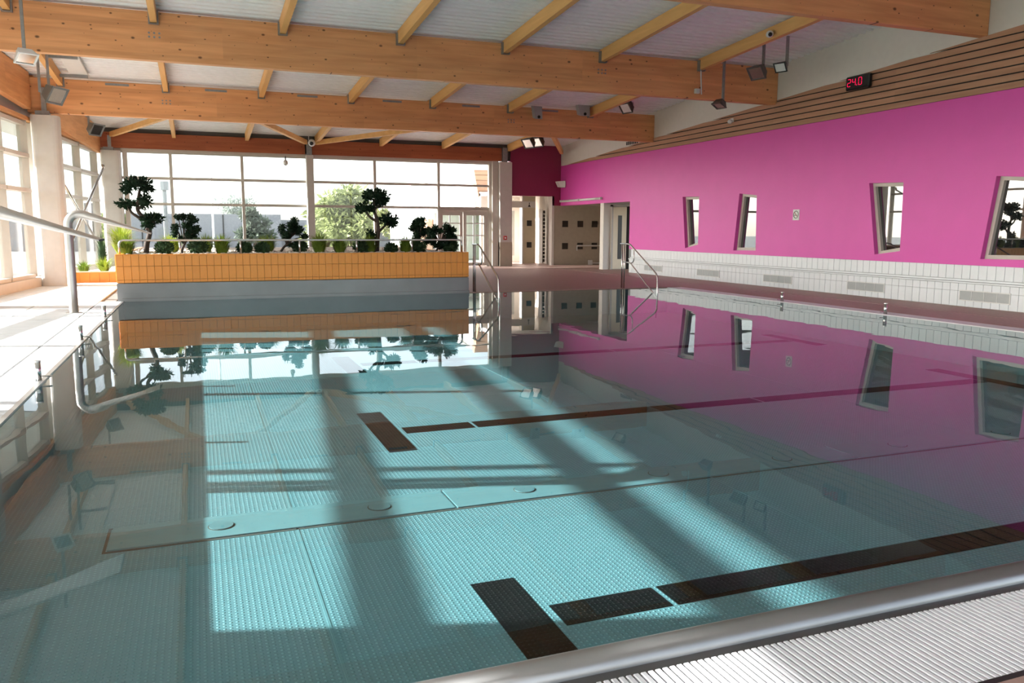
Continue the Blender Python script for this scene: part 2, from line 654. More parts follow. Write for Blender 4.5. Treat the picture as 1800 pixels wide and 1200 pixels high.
# lane lines: black bars with T ends, each sheet a piece
E = .004
for yc, xs, tl in ((4.2, (1.90, 2.66, 6.75, 11.0), 1.07), (8.95, (2.10, 2.96, 7.05, 11.25), 1.9), (13.7, (2.50, 3.5, 7.35, 11.55), 1.75)):
    wd = .135 if yc < 5 else .14
    for a, b_ in zip(xs[:-1], xs[1:]):
        MB().box(a+.02, b_-.02, yc-wd, yc+wd, ZF, ZF+E).build('lane_stripe', 'lane_black', pf)
    MB().box(xs[0]-.34, xs[0]-.04, yc-tl*.45, yc+tl*.55, ZF, ZF+E).build('lane_cross_bar', 'lane_black', pf)
    MB().box(xs[-1]+.02, xs[-1]+.30, yc-tl*.45, yc+tl*.55, ZF, ZF+E).build('lane_cross_bar', 'lane_black', pf)
# inlet channel cover panels with round lids
xs = [-.72, 1.91, 6.18, 10.4, XR]
for a, b_ in zip(xs[:-1], xs[1:]):
    MB().box(a+.012, b_-.012, 6.22, 6.69, ZF, ZF+.012).build('channel_panel', 'pool_panel', pf)
ch_ = MB()
ch_.box(-.74, XR, 6.19, 6.215, ZF, ZF+.003)
ch_.box(-.74, XR, 6.695, 6.71, ZF, ZF+.003)
ch_.box(-.74, -.72, 6.19, 6.71, ZF, ZF+.003)
ch_.build('channel_joint', 'drain_dark', pf)
for x in (.07, 1.31, 2.61, 3.98, 5.42, 6.95, 8.5, 10.0, 11.5):
    MB().tube([(x, 6.45, ZF+.012), (x, 6.45, ZF+.02)], .09, 20).build('inlet_lid', 'lid_steel', pf)
    lr = MB()
    lr.tube([(x, 6.45, ZF+.0125), (x, 6.45, ZF+.014)], .10, 20)
    lr.build('lid_rim', 'drain_dark', pf)
# weld seams between lining sheets
for x in (.62, 4.4, 8.2):
    MB().box(x-.008, x+.008, YN, YF, ZF, ZF+.003).build('seam', 'pool_panel', pf)

# ---- water
wm = MB()
wm.add([(XL, YN, -.01), (XR, YN, -.01), (XR, YF, -.01), (XL, YF, -.01)], [(0, 1, 2, 3)])
wo_ = wm.build('pool_water', 'water')
tag(wo_, 'still turquoise water filling the swimming pool', 'water', kind='stuff')

# ---- decks
fl = empty('floor_left', (-3, 12, 0), 'pale concrete slab deck along the left glass wall', kind='structure')
MB().box(-9, XL-.2, -6, YB+.4, -.16, -.03).build('bedding', 'slab_joint', fl)
ys = [-6, -4, -2, 0, 2.04] + [2.04+i*2.02 for i in range(1, 16)]
cols = [(-2.07, -3.2), (-3.2, -4.33), (-4.33, -5.46), (-5.46, -6.6), (-6.6, -7.9)]
for i in range(len(ys)-1):
    for a, b_ in cols:
        y0, y1 = ys[i], min(ys[i+1], YB)
        if b_ < wx(y0)-1.3 or y1 <= y0:
            continue
        MB().box(b_+.012, a-.012, y0+.012, y1-.012, -.06, 0).build('slab', 'slab', fl)
fr_ = empty('floor_right', (14, 15, 0), 'brown tiled walkway along the pink wall', kind='structure')
MB().box(XR+.47, 13.95, -6, YF+.2, -.15, 0).build('deck_strip', 'deck_brown', fr_)
MB().box(13.99, XW+3.4, -6, YF+.2, -.15, 0).build('deck_strip', 'deck_brown', fr_)
MB().box(13.95, 13.99, -6, YF+.2, -.15, -.012).build('drain_slot', 'drain_dark', fr_)
MB().box(XR+.2, XR+.47, -6, YF+.2, -.15, -.05).build('gutter_bed', 'grout', fr_)
MB().box(6.44, 13.95, YF+.2, 38, -.15, 0).build('deck_strip', 'deck_brown', fr_)
MB().box(13.99, XW+3.4, YF+.2, 38, -.15, 0).build('deck_strip', 'deck_brown', fr_)
MB().box(13.95, 13.99, YF+.2, 38, -.15, -.012).build('drain_slot', 'drain_dark', fr_)
fn = empty('floor_near', (3, 0, 0), 'deck at the near end of the pool', kind='structure')
MB().box(XL-.2, XR+.47, -6, 1.90, -.15, 0).build('deck_strip', 'deck_brown', fn)
MB().box(XL-.2, XR+.47, 1.90, YN-.2, -.15, -.05).build('gutter_bed', 'drain_dark', fn)

# coping lips
cp = empty('pool_edge', (3, YN, 0), 'grey steel overflow lip around the pool', 'pool edge')
MB().tube([(XL-.03, YN-.07, -.012), (XR+.03, YN-.07, -.012)], .068, 14).build('near_lip', 'lip_steel', cp, smooth=True)
MB().box(XL-.06, XR+.06, YN-.2, YN-.13, -.1, -.004).build('near_flange', 'lip_steel', cp)
MB().box(XL-.05, XL, YN, YF, -.02, .004).build('side_lip', 'steel_matt', cp)
MB().box(XR, XR+.06, YN, YF, -.02, .004).build('side_lip', 'grate_white', cp)
MB().box(6.44, XR, YF, YF+.2, -.02, .006).build('far_lip', 'deck_brown', cp)

# overflow grates
gn = empty('overflow_grate', (2.5, 2.2, 0), 'white barred overflow grate along the near pool edge', 'grate')
bm_ = MB().box(-.012, .012, 0, .49, -.03, 0).mesh('grate_bar', 'grate_white', bevel=.004)
for i in range(290):
    link('grate_bar', bm_, gn, (-.9+i*.0305-2.5, 1.925-2.2, 0))
g1 = MB().box(XL, XR, 1.90, 1.925, -.03, .002)
g1.build('grate_rail', 'black_plastic', gn)
gs = MB()
x = -.9+290*.0305
while x < XR:
    gs.box(x-.0105, x+.0105, 1.925, 2.415, -.03, 0)
    x += .0305
tag(gs.build('grate_bars', 'grate_white', gn), kind='stuff')
gl_ = empty('overflow_grate', (-1.8, 10, 0), 'white barred overflow grate beside the pale slab deck', 'grate')
gs = MB()
y = 1.93
while y < YF:
    gs.box(-2.05, XL-.05, y, y+.021, -.03, -.001)
    y += .0305
tag(gs.build('grate_bars', 'grate_white', gl_), kind='stuff')
gr_ = empty('overflow_grate', (12.5, 10, 0), 'white barred overflow grate beside the brown walkway', 'grate')
gs = MB()
y = 1.93
while y < YF:
    gs.box(XR+.06, XR+.47, y, y+.024, -.03, -.001)
    y += .0305
tag(gs.build('grate_bars', 'grate_white', gr_), kind='stuff')

# ---- roof deck: trapezoidal sheet, ribs running across the hall
rb = MB()
prof = []
y = -6.0
pitch = .24
while y < YB+.6:
    for dy, dz in ((0, 0), (.09, 0), (.12, .07), (.21, .07)):
        prof.append((y+dy, zr(y+dy)+dz))
    y += pitch
n = len(prof)
vv = [(-9.5, a, c) for a, c in prof]+[(XW+4.5, a, c) for a, c in prof]
rb.add(vv, [(i, i+1, n+i+1, n+i) for i in range(n-1)])
tag(rb.build('ceiling', 'roof_metal'), 'ribbed pale grey metal roof deck', kind='structure')
MB().hexa([(-9.5, -6, zr(-6)+.12), (XW+4.5, -6, zr(-6)+.12), (XW+4.5, YB+1.2, zr(YB+1.2)+.12), (-9.5, YB+1.2, zr(YB+1.2)+.12),
           (-9.5, -6, zr(-6)+.35), (XW+4.5, -6, zr(-6)+.35), (XW+4.5, YB+1.2, zr(YB+1.2)+.35), (-9.5, YB+1.2, zr(YB+1.2)+.35)]).build('roof_slab', 'grey_building')
tag(bpy.data.objects['roof_slab'], 'insulated roof build-up above the deck', kind='structure')
bpy.data.objects['roof_slab'].name = 'ceiling_slab'

# ---- right wall
WIN = [((23.85, 2.71), (22.88, 2.69), (22.85, 1.13), (23.61, 1.00)),
       ((20.75, 2.70), (19.93, 2.62), (19.87, 1.01), (20.94, .99)),
       ((15.64, 2.75), (14.60, 2.72), (14.57, 1.13), (15.33, 1.03)),
       ((12.23, 2.72), (11.25, 2.64), (11.15, 1.04), (12.45, 1.02))]
wr = empty('wall_right', (XW, 15, 0), 'long bright pink wall with a tiled base', kind='structure')
Z0, Z1 = .88, 4.42
pw = MB()


def rq(*pts):
    pw.add([(XW, a, c) for a, c in pts], [tuple(range(len(pts)))])


edges = [27.45]
for q in WIN:
    ya, yb = max(p[0] for p in q), min(p[0] for p in q)
    rq((edges[-1], Z0), (ya, Z0), (ya, Z1), (edges[-1], Z1))
    TL, TR, BR, BL = q
    rq((ya, Z0), (yb, Z0), BR, BL)
    rq((ya, Z0), BL, TL, (ya, Z1))
    rq((ya, Z1), TL, TR, (yb, Z1))
    rq((yb, Z1), TR, BR, (yb, Z0))
    for a, b_ in zip(q, q[1:]+q[:1]):
        pw.add([(XW, a[0], a[1]), (XW, b_[0], b_[1]), (XW+.30, b_[0], b_[1]), (XW+.30, a[0], a[1])], [(0, 1, 2, 3)])
    edges.append(yb)
rq((edges[-1], Z0), (-6, Z0), (-6, Z1), (edges[-1], Z1))
pw.build('painted_wall', 'pink', wr)
MB().box(XW, XW+.3, 27.45, YB, 2.67, Z1).build('painted_wall', 'pink', wr)
MB().box(XW+.30, XW+.4, -6, 27.45, 0, Z1).build('wall_core', 'dark_gap', wr)
MB().box(XW+.02, XW+.3, -6, YB+.3, Z1, 7.9).build('upper_wall', 'plaster', wr)
MB().box(XW, XW+.3, -6, 27.45, 0, .88).build('tile_backing', 'grout', wr)
MB().box(XW-.075, XW, -6, 27.3, 0, .49).build('bench_backing', 'grout', wr)
tw = .2
t1 = MB().box(-.018, 0, .004, tw-.004, .585, .878).mesh('tile', 'tile_white', bevel=.003)
t2 = MB().box(-.093, -.075, .004, tw-.004, .333, .49).mesh('tile', 'tile_white', bevel=.003)
t3 = MB().box(-.093, -.075, .004, tw-.004, .002, .328).mesh('tile', 'tile_white', bevel=.003)
for me_ in (t1, t2, t3):
    y = 27.25
    k = 0
    while y > 10.6:
        link('tile', me_, wr, (0, y-tw-15, 0))
        y -= tw
        k += 1
MB().box(XW-.11, XW, -6, 27.3, .495, .53).build('ledge', 'tile_white', wr, bevel=.006)
MB().box(XW-.03, XW, -6, 27.3, .535, .578).build('ledge_trim', 'tile_white', wr, bevel=.004)
MB().box(XW-.093, XW, -6, 10.6, 0, .49).build('tile_band', 'tile_white', wr)
MB().box(XW-.018, XW, -6, 10.6, .58, .88).build('tile_band', 'tile_white', wr)
# timber slats, cut off along the roof slope
sb = MB()


def ytop(z):
    return min(33.7, 11.9+(5.62-z)/.0565)


sb.prism([(XW+.005, -6, 4.42), (XW+.005, ytop(4.44), 4.42), (XW+.005, -6, 6.60)], (.012, 0, 0))
sb.build('slat_backing', 'dark_gap', wr)
for i in range(15):
    z0 = 4.425+.153*i
    z1 = z0+.124
    ya, yb = ytop(z0), ytop(z1)
    if ya < -5:
        break
    # board joints stagger along the length
    cuts = [33.7] + [c+((i*2.9) % 4) for c in (24.5, 16.0, 7.0)] + [-6]
    for a, b_ in zip(cuts[:-1], cuts[1:]):
        hi0, hi1 = min(a, ya), min(a, yb)
        lo = b_+.004
        if hi0 <= lo:
            continue
        if hi1 <= lo:
            zz = z0+(z1-z0)*(ya-lo)/(ya-yb)
            poly = [(XW-.03, lo, z0), (XW-.03, hi0, z0), (XW-.03, lo, zz)]
        else:
            poly = [(XW-.03, lo, z0), (XW-.03, hi0, z0), (XW-.03, hi1, z1), (XW-.03, lo, z1)]
            if hi0 == a and hi1 < a:
                zz = z0+(z1-z0)*(ya-a)/(ya-yb)
                poly = [(XW-.03, lo, z0), (XW-.03, a, z0), (XW-.03, a, zz), (XW-.03, hi1, z1), (XW-.03, lo, z1)]
        MB().prism(poly, (.035, 0, 0)).build('slat', 'slat_wood', wr)
# slanted windows
wl = ['small tapered window in the pink wall, farthest from the camera', 'second tapered window from the far corner in the pink wall',
      'third tapered window from the far corner in the pink wall', 'largest tapered window, nearest the camera in the pink wall']
for i, q in enumerate(WIN):
    cy = sum(p[0] for p in q)/4
    cz = sum(p[1] for p in q)/4
    e = empty('window_%d' % (i+5), (XW+.2, cy, cz), wl[i], kind='structure')
    inn = [(p[0]+(cy-p[0])/abs(cy-p[0])*.085, p[1]+(cz-p[1])/abs(cz-p[1])*.085) for p in q]
    for a in range(4):
        b_ = (a+1) % 4
        MB().prism([(XW+.12, *q[a]), (XW+.12, *q[b_]), (XW+.12, *inn[b_]), (XW+.12, *inn[a])], (.1, 0, 0)).build('frame_bar', 'frame_paint', e)
    MB().prism([(XW+.2, *p) for p in inn], (.02, 0, 0)).build('pane', 'mirror_pane', e)

# ---- alcove and vestibule behind the right wall, back wall at the right
wb = empty('wall_back', (14, YB, 0), 'shaded pink end wall above the corridor opening', kind='structure')
MB().box(12.93, 14.95, YB, YB+.3, 3.08, 5.5).build('painted_wall', 'pink_shaded', wb)
MB().box(14.95, XW, YB, YB+.3, 2.67, 5.5).build('painted_wall', 'pink_shaded', wb)
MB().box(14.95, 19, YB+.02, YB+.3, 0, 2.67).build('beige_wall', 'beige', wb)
MB().box(14.93, 15.04, YB, YB+.32, 0, 3.08).build('jamb', 'plaster', wb)
wa = empty('wall_alcove', (16.5, 31, 0), 'beige recess in the far end of the pink wall', kind='structure')
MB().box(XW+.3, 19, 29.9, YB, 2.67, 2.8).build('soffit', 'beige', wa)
MB().box(XW, 19, 29.58, 29.88, 0, 2.67).build('partition', 'plaster', wa)
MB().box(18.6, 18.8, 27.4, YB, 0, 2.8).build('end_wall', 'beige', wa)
MB().box(XW+.3, 19, 27.2, 29.6, 2.67, 2.8).build('soffit', 'plaster', wa)
MB().box(XW+.02, XW+.9, 27.3, 27.45, 0, 2.67).build('cheek_wall', 'plaster', wa)
for r_, z in enumerate((1.86, .86)):
    for x in (15.6, 16.36, 17.09):
        if r_ == 1 and x > 16:
            for dz in (.09, -.09):
                MB().box(x-.14, x+.14, YB-.0, YB+.025, z+dz-.055, z+dz+.055).build('dark_tile', 'dark_tile', wb)
        else:
            MB().box(x-.14, x+.14, YB-.0, YB+.025, z-.14, z+.14).build('dark_tile', 'dark_tile', wb)
# inner door
d2 = empty('door_2', (16.05, 29.55, 0), 'cream door with a tall dark glass slot in the vestibule', kind='structure')
MB().box(15.74, 16.36, 29.50, 29.55, .02, 2.52).build('leaf', 'door_cream', d2)
MB().box(15.97, 16.14, 29.485, 29.50, .42, 2.18).build('glass_slot', 'dark_tile', d2)
MB().box(15.66, 15.735, 29.47, 29.58, 0, 2.60).build('frame_bar', 'frame_paint', d2)
MB().box(15.66, 16.36, 29.47, 29.58, 2.53, 2.60).build('frame_bar', 'frame_paint', d2)
MB().box(16.37, 16.62, 29.53, 29.58, 0, 2.55).build('side_gap', 'dark_gap', d2)
h_ = MB().tube([(16.28, 29.50, 1.05), (16.28, 29.44, 1.05), (16.16, 29.44, 1.05)], .012, 8)
h_.build('handle', 'steel', d2)
# corridor beyond the opening
wc = empty('wall_corridor', (14, 37, 0), 'bright cream corridor beyond the end wall opening', kind='structure')
MB().box(12.95, 19, 37.9, 38.1, 0, 3.4).build('rear_wall', 'plaster', wc)
MB().box(12.95, 19, YB+.3, 38.1, 3.2, 3.35).build('corridor_ceiling', 'white_wall_out', wc)
MB().box(14.35, 15.05, 36.0, 36.2, 0, 3.2).build('cream_panel', 'beige_light', wc)
MB().box(15.3, 15.5, YB+.3, 37.9, 0, 3.2).build('side_wall', 'plaster', wc)
MB().box(12.95, 13.05, YB+.3, 36.3, 0, 3.2).build('side_wall', 'plaster', wc)  # unseen side wall added to dim the corridor
MB().box(13.4, 14.33, 36.9, 37.0, .35, 2.5).build('grey_panel', 'grille', wc)
MB().box(14.33, 14.40, 35.9, 36.2, 0, 3.2).build('corner_post', 'plaster', wc)
for z in (.88, 1.90):
    MB().box(14.61, 14.85, 35.97, 36.0, z-.13, z+.13).build('dark_tile', 'dark_tile', wc)
lk = empty('locker_rack', (15.0, 35.2, 0), 'tall dark slotted rack just inside the corridor opening', 'rack')
MB().box(14.98, 15.01, 35.0, 35.4, .05, 2.55).build('upright', 'frame_paint', lk)
for k in range(14):
    MB().box(15.03, 15.12, 35.0, 35.1, .1+k*.172, .1+k*.172+.14).build('slot', 'dark_tile', lk)
# pictogram sign above the corridor
sg = empty('corridor_sign', (13.9, 35.85, 2.8), 'pale sign with two dark figure pictograms above the corridor', 'sign')
MB().box(13.45, 15.0, 35.88, 35.90, 2.62, 2.92).build('board', 'plaster', sg)
for x in (13.62, 14.68):
    MB().prism([(x-.07, 35.875, 2.66), (x+.07, 35.875, 2.66), (x, 35.875, 2.80)], (0, .004, 0)).build('pictogram', 'dark_tile', sg)
    MB().ell((x, 35.875, 2.83), .028, 8, 5).build('pictogram', 'dark_tile', sg)

# ---- back facade
wf = empty('window_1', (5, YB, 0), 'back wall of gridded glazing behind the planter', kind='structure')
YG = YB+.12
MX = [-2.38, -.82, 1.75, 4.28, 6.95, 9.68, 12.02]
ZT = [0.05, 2.51, 3.47, 4.43]
for i, x in enumerate(MX):
    wd = .09 if i not in (0, 3, 6) else .14
    MB().box(x-wd/2-.01, x+wd/2+.01, YG-.10, YG+.08, 0, 4.47).build('mullion', 'frame_paint', wf)
MB().box(-2.95, -2.85, YG-.10, YG+.08, 0, 4.47).build('mullion', 'frame_paint', wf)
XS = [-2.9]+MX
for j, z in enumerate(ZT):
    for a, b_ in zip(XS[:-1], XS[1:]):
        if j == 0 and a > 9:
            continue
        MB().box(a+.035, b_-.035, YG-.06, YG+.05, z-.05, z+.05).build('transom', 'frame_paint', wf)
for a, b_ in zip(XS[:-1], XS[1:]):
    for z0, z1 in zip(ZT[:-1], ZT[1:]):
        if a > 9 and z0 < 1:
            continue
        MB().box(a+.03, b_-.03, YG-.008, YG+.008, z0+.03, z1-.03).build('pane', 'pane_glass', wf)
MB().box(-3.2, 12.1, YB-.02, YB+.25, 4.43, 4.55).build('head_trim', 'frame_paint', wf)
# glazed double door
d1 = empty('door_1', (10.85, YB, 0), 'glazed double door at the right end of the back glazing', kind='structure')
MB().box(9.72, 12.0, YG-.06, YG+.06, 2.34, 2.48).build('frame_bar', 'frame_paint', d1)
MB().box(11.86, 12.0, YG-.06, YG+.06, 0, 2.34).build('frame_bar', 'frame_paint', d1)
for x0, x1 in ((9.73, 10.75), (10.79, 11.85)):
    lf = MB()
    lf.box(x0, x0+.13, YG-.03, YG+.03, .02, 2.34)
    lf.box(x1-.13, x1, YG-.03, YG+.03, .02, 2.34)
    lf.box(x0+.13, x1-.13, YG-.03, YG+.03, .02, .16)
    lf.box(x0+.13, x1-.13, YG-.03, YG+.03, 2.2, 2.34)
    lf = lf.build('leaf', 'frame_paint', d1)
    MB().box(x0+.13, x1-.13, YG-.006, YG+.006, .16, 2.2).build('pane', 'door_glass', lf)
    for z in (1.34, 1.86):  # white bars added to imitate a lattice reflected in the door glass
        MB().box(x0+.13, x1-.13, YG-.02, YG+.02, z-.025, z+.025).build('reflection_bar', 'white_plastic', lf)
    xm = x0+.13+(x1-x0-.26)*.42
    MB().box(xm-.022, xm+.022, YG-.019, YG+.019, .16, 2.2).build('reflection_bar', 'white_plastic', lf)
    MB().tube([(x1-.07 if x0 < 10 else x0+.07, YG-.06, 1.0), (x1-.07 if x0 < 10 else x0+.07, YG-.06, 1.3)], .015, 8).build('handle', 'steel', lf)
# dark band over the facade lintel
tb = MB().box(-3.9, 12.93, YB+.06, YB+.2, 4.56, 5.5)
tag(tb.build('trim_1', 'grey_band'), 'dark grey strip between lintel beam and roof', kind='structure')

# ---- left glazed wall
CY = [33.8, 25.84, 19.23, 5.9, -2.5]
ZTL = [.30, 2.60, 3.52, 4.36]
bi = 2
for y1, y0 in zip(CY[:-1], CY[1:]):
    ym = (y0+y1)/2
    e = empty('window_%d' % bi, (wx(ym), ym, 0), ['glazed bay of the left wall next to the back corner', 'left wall glazing nearer the camera, cut by the frame edge', 'left wall glazing beside the pool, outside the view', 'left wall glazing at the near end, outside the view'][bi-2], kind='structure')
    if bi == 5:
        e.name = 'window_9'
    k = 3 if y1-y0 < 9 else 4
    yy = [y0+.32+(y1-y0-.64)*i/k for i in range(k+1)]
    if bi == 4:
        yy = [6.5, 9.42, 9.80, 13.6, 17.6, 18.9]
    for y in yy:
        MB().bar((wx(y)-.08, y, .28), (wx(y)-.08, y, 4.45), .24, .075, side=(1, .11, 0)).build('mullion', 'frame_paint', e)
    for j, z in enumerate(ZTL):
        for a, b_ in zip(yy[:-1], yy[1:]):
            dp = .30 if j in (1, 2) else .18
            MB().bar((wx(a)-.08, a+.04, z), (wx(b_)-.08, b_-.04, z), dp, .10).build('transom', 'frame_paint', e)
    if bi == 4:
        for a, b_ in zip(yy[:-1], yy[1:]):  # unseen rail added to cast the dark band across the left deck
            MB().bar((wx(a)-.08, a+.04, 1.16), (wx(b_)-.08, b_-.04, 1.16), .26, .12).build('shadow_rail', 'frame_paint', e)
    for a, b_ in zip(yy[:-1], yy[1:]):
        for z0, z1 in zip(ZTL[:-1], ZTL[1:]):
            MB().bar((wx(a)-.12, a+.04, (z0+z1)/2), (wx(b_)-.12, b_-.04, (z0+z1)/2), .016, z1-z0-.1).build('pane', 'pane_glass', e)
    bi += 1
wlft = empty('wall_left', (wx(20), 20, 0), 'low plinth and timber head of the left glass wall', kind='structure')
MB().hexa([(wx(-6)-.35, -6, 0), (wx(-6)+.10, -6, 0), (wx(25.6)+.10, 25.6, 0), (wx(25.6)-.35, 25.6, 0),
           (wx(-6)-.35, -6, .25), (wx(-6)+.10, -6, .25), (wx(25.6)+.10, 25.6, .25), (wx(25.6)-.35, 25.6, .25)]).build('plinth', 'column_paint', wlft)
MB().hexa([(wx(25.6)-.35, 25.6, 0), (wx(25.6)+.02, 25.6, 0), (wx(YB)+.02, YB, 0), (wx(YB)-.35, YB, 0),
           (wx(25.6)-.35, 25.6, .25), (wx(25.6)+.02, 25.6, .25), (wx(YB)+.02, YB, .25), (wx(YB)-.35, YB, .25)]).build('plinth', 'column_paint', wlft)
# wall closing the strip between glass head and roof
MB().hexa([(wx(-6)-.32, -6, 4.45), (wx(-6)-.2, -6, 4.45), (wx(YB)-.2, YB, 4.45), (wx(YB)-.32, YB, 4.45),
           (wx(-6)-.32, -6, 7.8), (wx(-6)-.2, -6, 7.8), (wx(YB)-.2, YB, 5.5), (wx(YB)-.32, YB, 5.5)]).build('head_panel', 'plaster', wlft)
MB().bar((wx(-6)-.02, -6, 4.56), (wx(YB)-.02, YB, 4.50), .16, .10).build('head_board', 'glulam_y', wlft)
# unseen eave outside the left glazing, its depth set to cut off high sun
MB().hexa([(wx(-6)-1.95, -6, 4.60), (wx(-6)-.3, -6, 4.60), (wx(YB)-.3, YB, 4.60), (wx(YB)-1.95, YB, 4.60),
           (wx(-6)-1.95, -6, 4.85), (wx(-6)-.3, -6, 4.85), (wx(YB)-.3, YB, 4.85), (wx(YB)-1.95, YB, 4.85)]).build('sun_cut_eave', 'white_wall_out', wlft)

# near end wall, behind the camera: glazed full height to let in more daylight
wnr = empty('wall_near', (5, -6, 0), 'glazed wall at the near end of the hall', kind='structure')
MB().box(-8, XW, -6.2, -6, 0, .4).build('plinth', 'column_paint', wnr)
MB().box(-8, XW+.3, -6.2, -6, 7.0, 8).build('head_panel', 'plaster', wnr)
xs = [-7.9+i*2.32 for i in range(11)]
for x in xs:
    MB().box(x-.05, x+.05, -6.18, -6.02, .4, 7.0).build('mullion', 'frame_paint', wnr)
for a, b_ in zip(xs[:-1], xs[1:]):
    for z0, z1 in ((.4, 2.6), (2.66, 4.6), (4.66, 7.0)):
        MB().box(a+.05, b_-.05, -6.11, -6.09, z0, z1).build('pane', 'pane_glass', wnr)
    for z in (2.63, 4.63):
        MB().box(a+.05, b_-.05, -6.15, -6.05, z-.03, z+.03).build('transom', 'frame_paint', wnr)

# ================================================================== STRUCTURAL TIMBER
beams = [(12.70, 5.57, 6.45, 'nearest timber roof beam, cut by the top edge of the photo'),
         (19.23, 5.10, 6.08, 'large laminated roof beam crossing the top of the whole photo'),
         (25.84, 4.71, 5.64, 'laminated roof beam farther back, in front of the lintel beam')]
for y, z0, z1, lb in beams:
    e = empty('roof_beam', (5, y, z0), lb, 'beam', 'laminated beams across the hall')
    MB().box(wx(y)+.02, XW+.015, y, y+.2, z0, z1).build('timber', 'glulam', e, bevel=.008)
    if y > 13:
        for x in (-.65, 9.85) if y < 20 else (-.65, 9.9):
            for dx in (-.10, 0, .10):
                for dz in (-.03, .05):
                    MB().tube([(x+dx, y-.012, z1-.48+dz), (x+dx, y, z1-.48+dz)], .022, 8).build('bolt_head', 'galv', e)
    if y > 25:
        for x in (-1.9, .7, 3.3, 5.9, 8.5, 11.3):
            MB().box(x-.3, x+.3, y-.02, y-.001, z1-.10, z1-.04).build('steel_plate', 'galv', e)
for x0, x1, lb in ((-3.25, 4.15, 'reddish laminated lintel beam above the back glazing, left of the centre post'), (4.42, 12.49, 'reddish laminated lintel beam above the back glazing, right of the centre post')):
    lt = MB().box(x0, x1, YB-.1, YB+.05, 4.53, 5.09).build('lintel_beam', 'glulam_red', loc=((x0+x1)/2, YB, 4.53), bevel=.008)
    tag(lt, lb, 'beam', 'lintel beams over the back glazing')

JX = [-3.3, -.65, 1.96, 4.6, 7.2, 9.85, 12.8]
bays = [(12.9, 19.23, 'in front of the large roof beam'), (19.43, 25.84, 'between the large beam and the farther beam'), (26.04, YB-.1, 'between the farther beam and the back glazing')]
for bi_, (y0, y1, where) in enumerate(bays):
    for i, x in enumerate(JX):
        if bi_ == 2 and i == 0:
            continue
        nth = ORD[i-1] if bi_ == 2 else ORD[i]
        e = empty('roof_joist', (x, y0, zr(y0)-.3), 'pale timber joist %s, %s from the left' % (where, nth), 'joist', 'timber joists under the roof deck')
        yy0 = 6.6 if bi_ == 0 else y0
        hh = .29
        MB().bar((x, yy0, zr(yy0)-hh/2-.02), (x, y1, zr(y1)-hh/2-.02), .13, hh, side=(1, 0, 0)).build('timber', 'joist_wood', e)
        zb = zr(y1)-hh-.03
        if bi_ < 2:
            hg = MB()
            hg.box(x-.10, x-.067, y1-.10, y1-.002, zb, zb+.26)
            hg.box(x+.067, x+.10, y1-.10, y1-.002, zb, zb+.26)
            hg.box(x-.10, x+.10, y1-.10, y1-.002, zb-.015, zb)
            hg.build('hanger', 'galv', e)
# left edge beams following the roof fall
for a, b_, lb in ((19.5, 25.7, 'sloping timber edge beam over the left glazing, nearer the camera'), (26.0, YB-.15, 'sloping timber edge beam over the left glazing, by the back corner')):
    e = empty('edge_beam', (wx(a), a, 4.9), lb, 'beam', 'edge beams above the left glazing')

    def zb_(y):
        return 4.76-.058*(y-25.84)
    MB().hexa([(wx(a)-.04, a, zb_(a)), (wx(a)+.14, a, zb_(a)), (wx(b_)+.14, b_, zb_(b_)), (wx(b_)-.04, b_, zb_(b_)),
               (wx(a)-.04, a, zr(a)-.03), (wx(a)+.14, a, zr(a)-.03), (wx(b_)+.14, b_, zr(b_)-.03), (wx(b_)-.04, b_, zr(b_)-.03)]).build('timber', 'glulam_y', e)
# diagonal wind braces in the last bay
br = [((-2.75, 33.45), (.50, 26.2), 'diagonal timber brace rising from the back left corner column'),
      ((4.15, 33.45), (.85, 26.2), 'diagonal timber brace running left from the centre post top'),
      ((4.55, 33.45), (9.6, 26.2), 'diagonal timber brace running right from the centre post top'),
      ((15.15, 33.3), (11.3, 26.2), 'short diagonal timber brace meeting the white wall in the far corner')]
for a, b_, lb in br:
    za = 4.98
    o = MB().bar((a[0], a[1], za), (b_[0], b_[1], 5.28), .14, .17).build('brace', 'joist_wood', loc=(a[0], a[1], za))
    tag(o, lb, 'brace', 'wind braces under the roof')
    o.name = 'wind_brace'

# columns of the left wall
for i, y in enumerate(CY):
    x = wx(y)
    lb = ['rounded pale column in the back left corner of the hall', 'broad rounded pale column on the left, second from the back corner', 'pale column of the left wall beyond the left edge of the photo',
          'pale column of the left wall beside the near part of the pool', 'pale column of the left wall behind the camera'][i]
    e = empty('column', (x+.3, y, 0), lb, 'column', 'columns along the left glass wall')
    cx, rx, ry = x+.42, .35, .30 if i < 3 else .55
    zt = 4.62 if i == 1 else (4.42 if i == 0 else 4.95)
    pts = []
    for k in range(24):
        an = 2*math.pi*k/24
        c_, s_ = math.cos(an), math.sin(an)
        pts.append((cx+rx*abs(c_)**.45*(1 if c_ > 0 else -1), y+ry*abs(s_)**.45*(1 if s_ > 0 else -1), 0))
    MB().prism(pts, (0, 0, zt)).build('shaft', 'column_paint', e)
    MB().box(cx-.22, cx+.12, y-.14, y+.14, zt, zt+.13).build('head_plate', 'galv', e)
    MB().box(cx-.06, cx+.06, y-.12, y-.02, zt+.13, zt+.75 if i else zt+.55).build('gusset', 'galv', e)
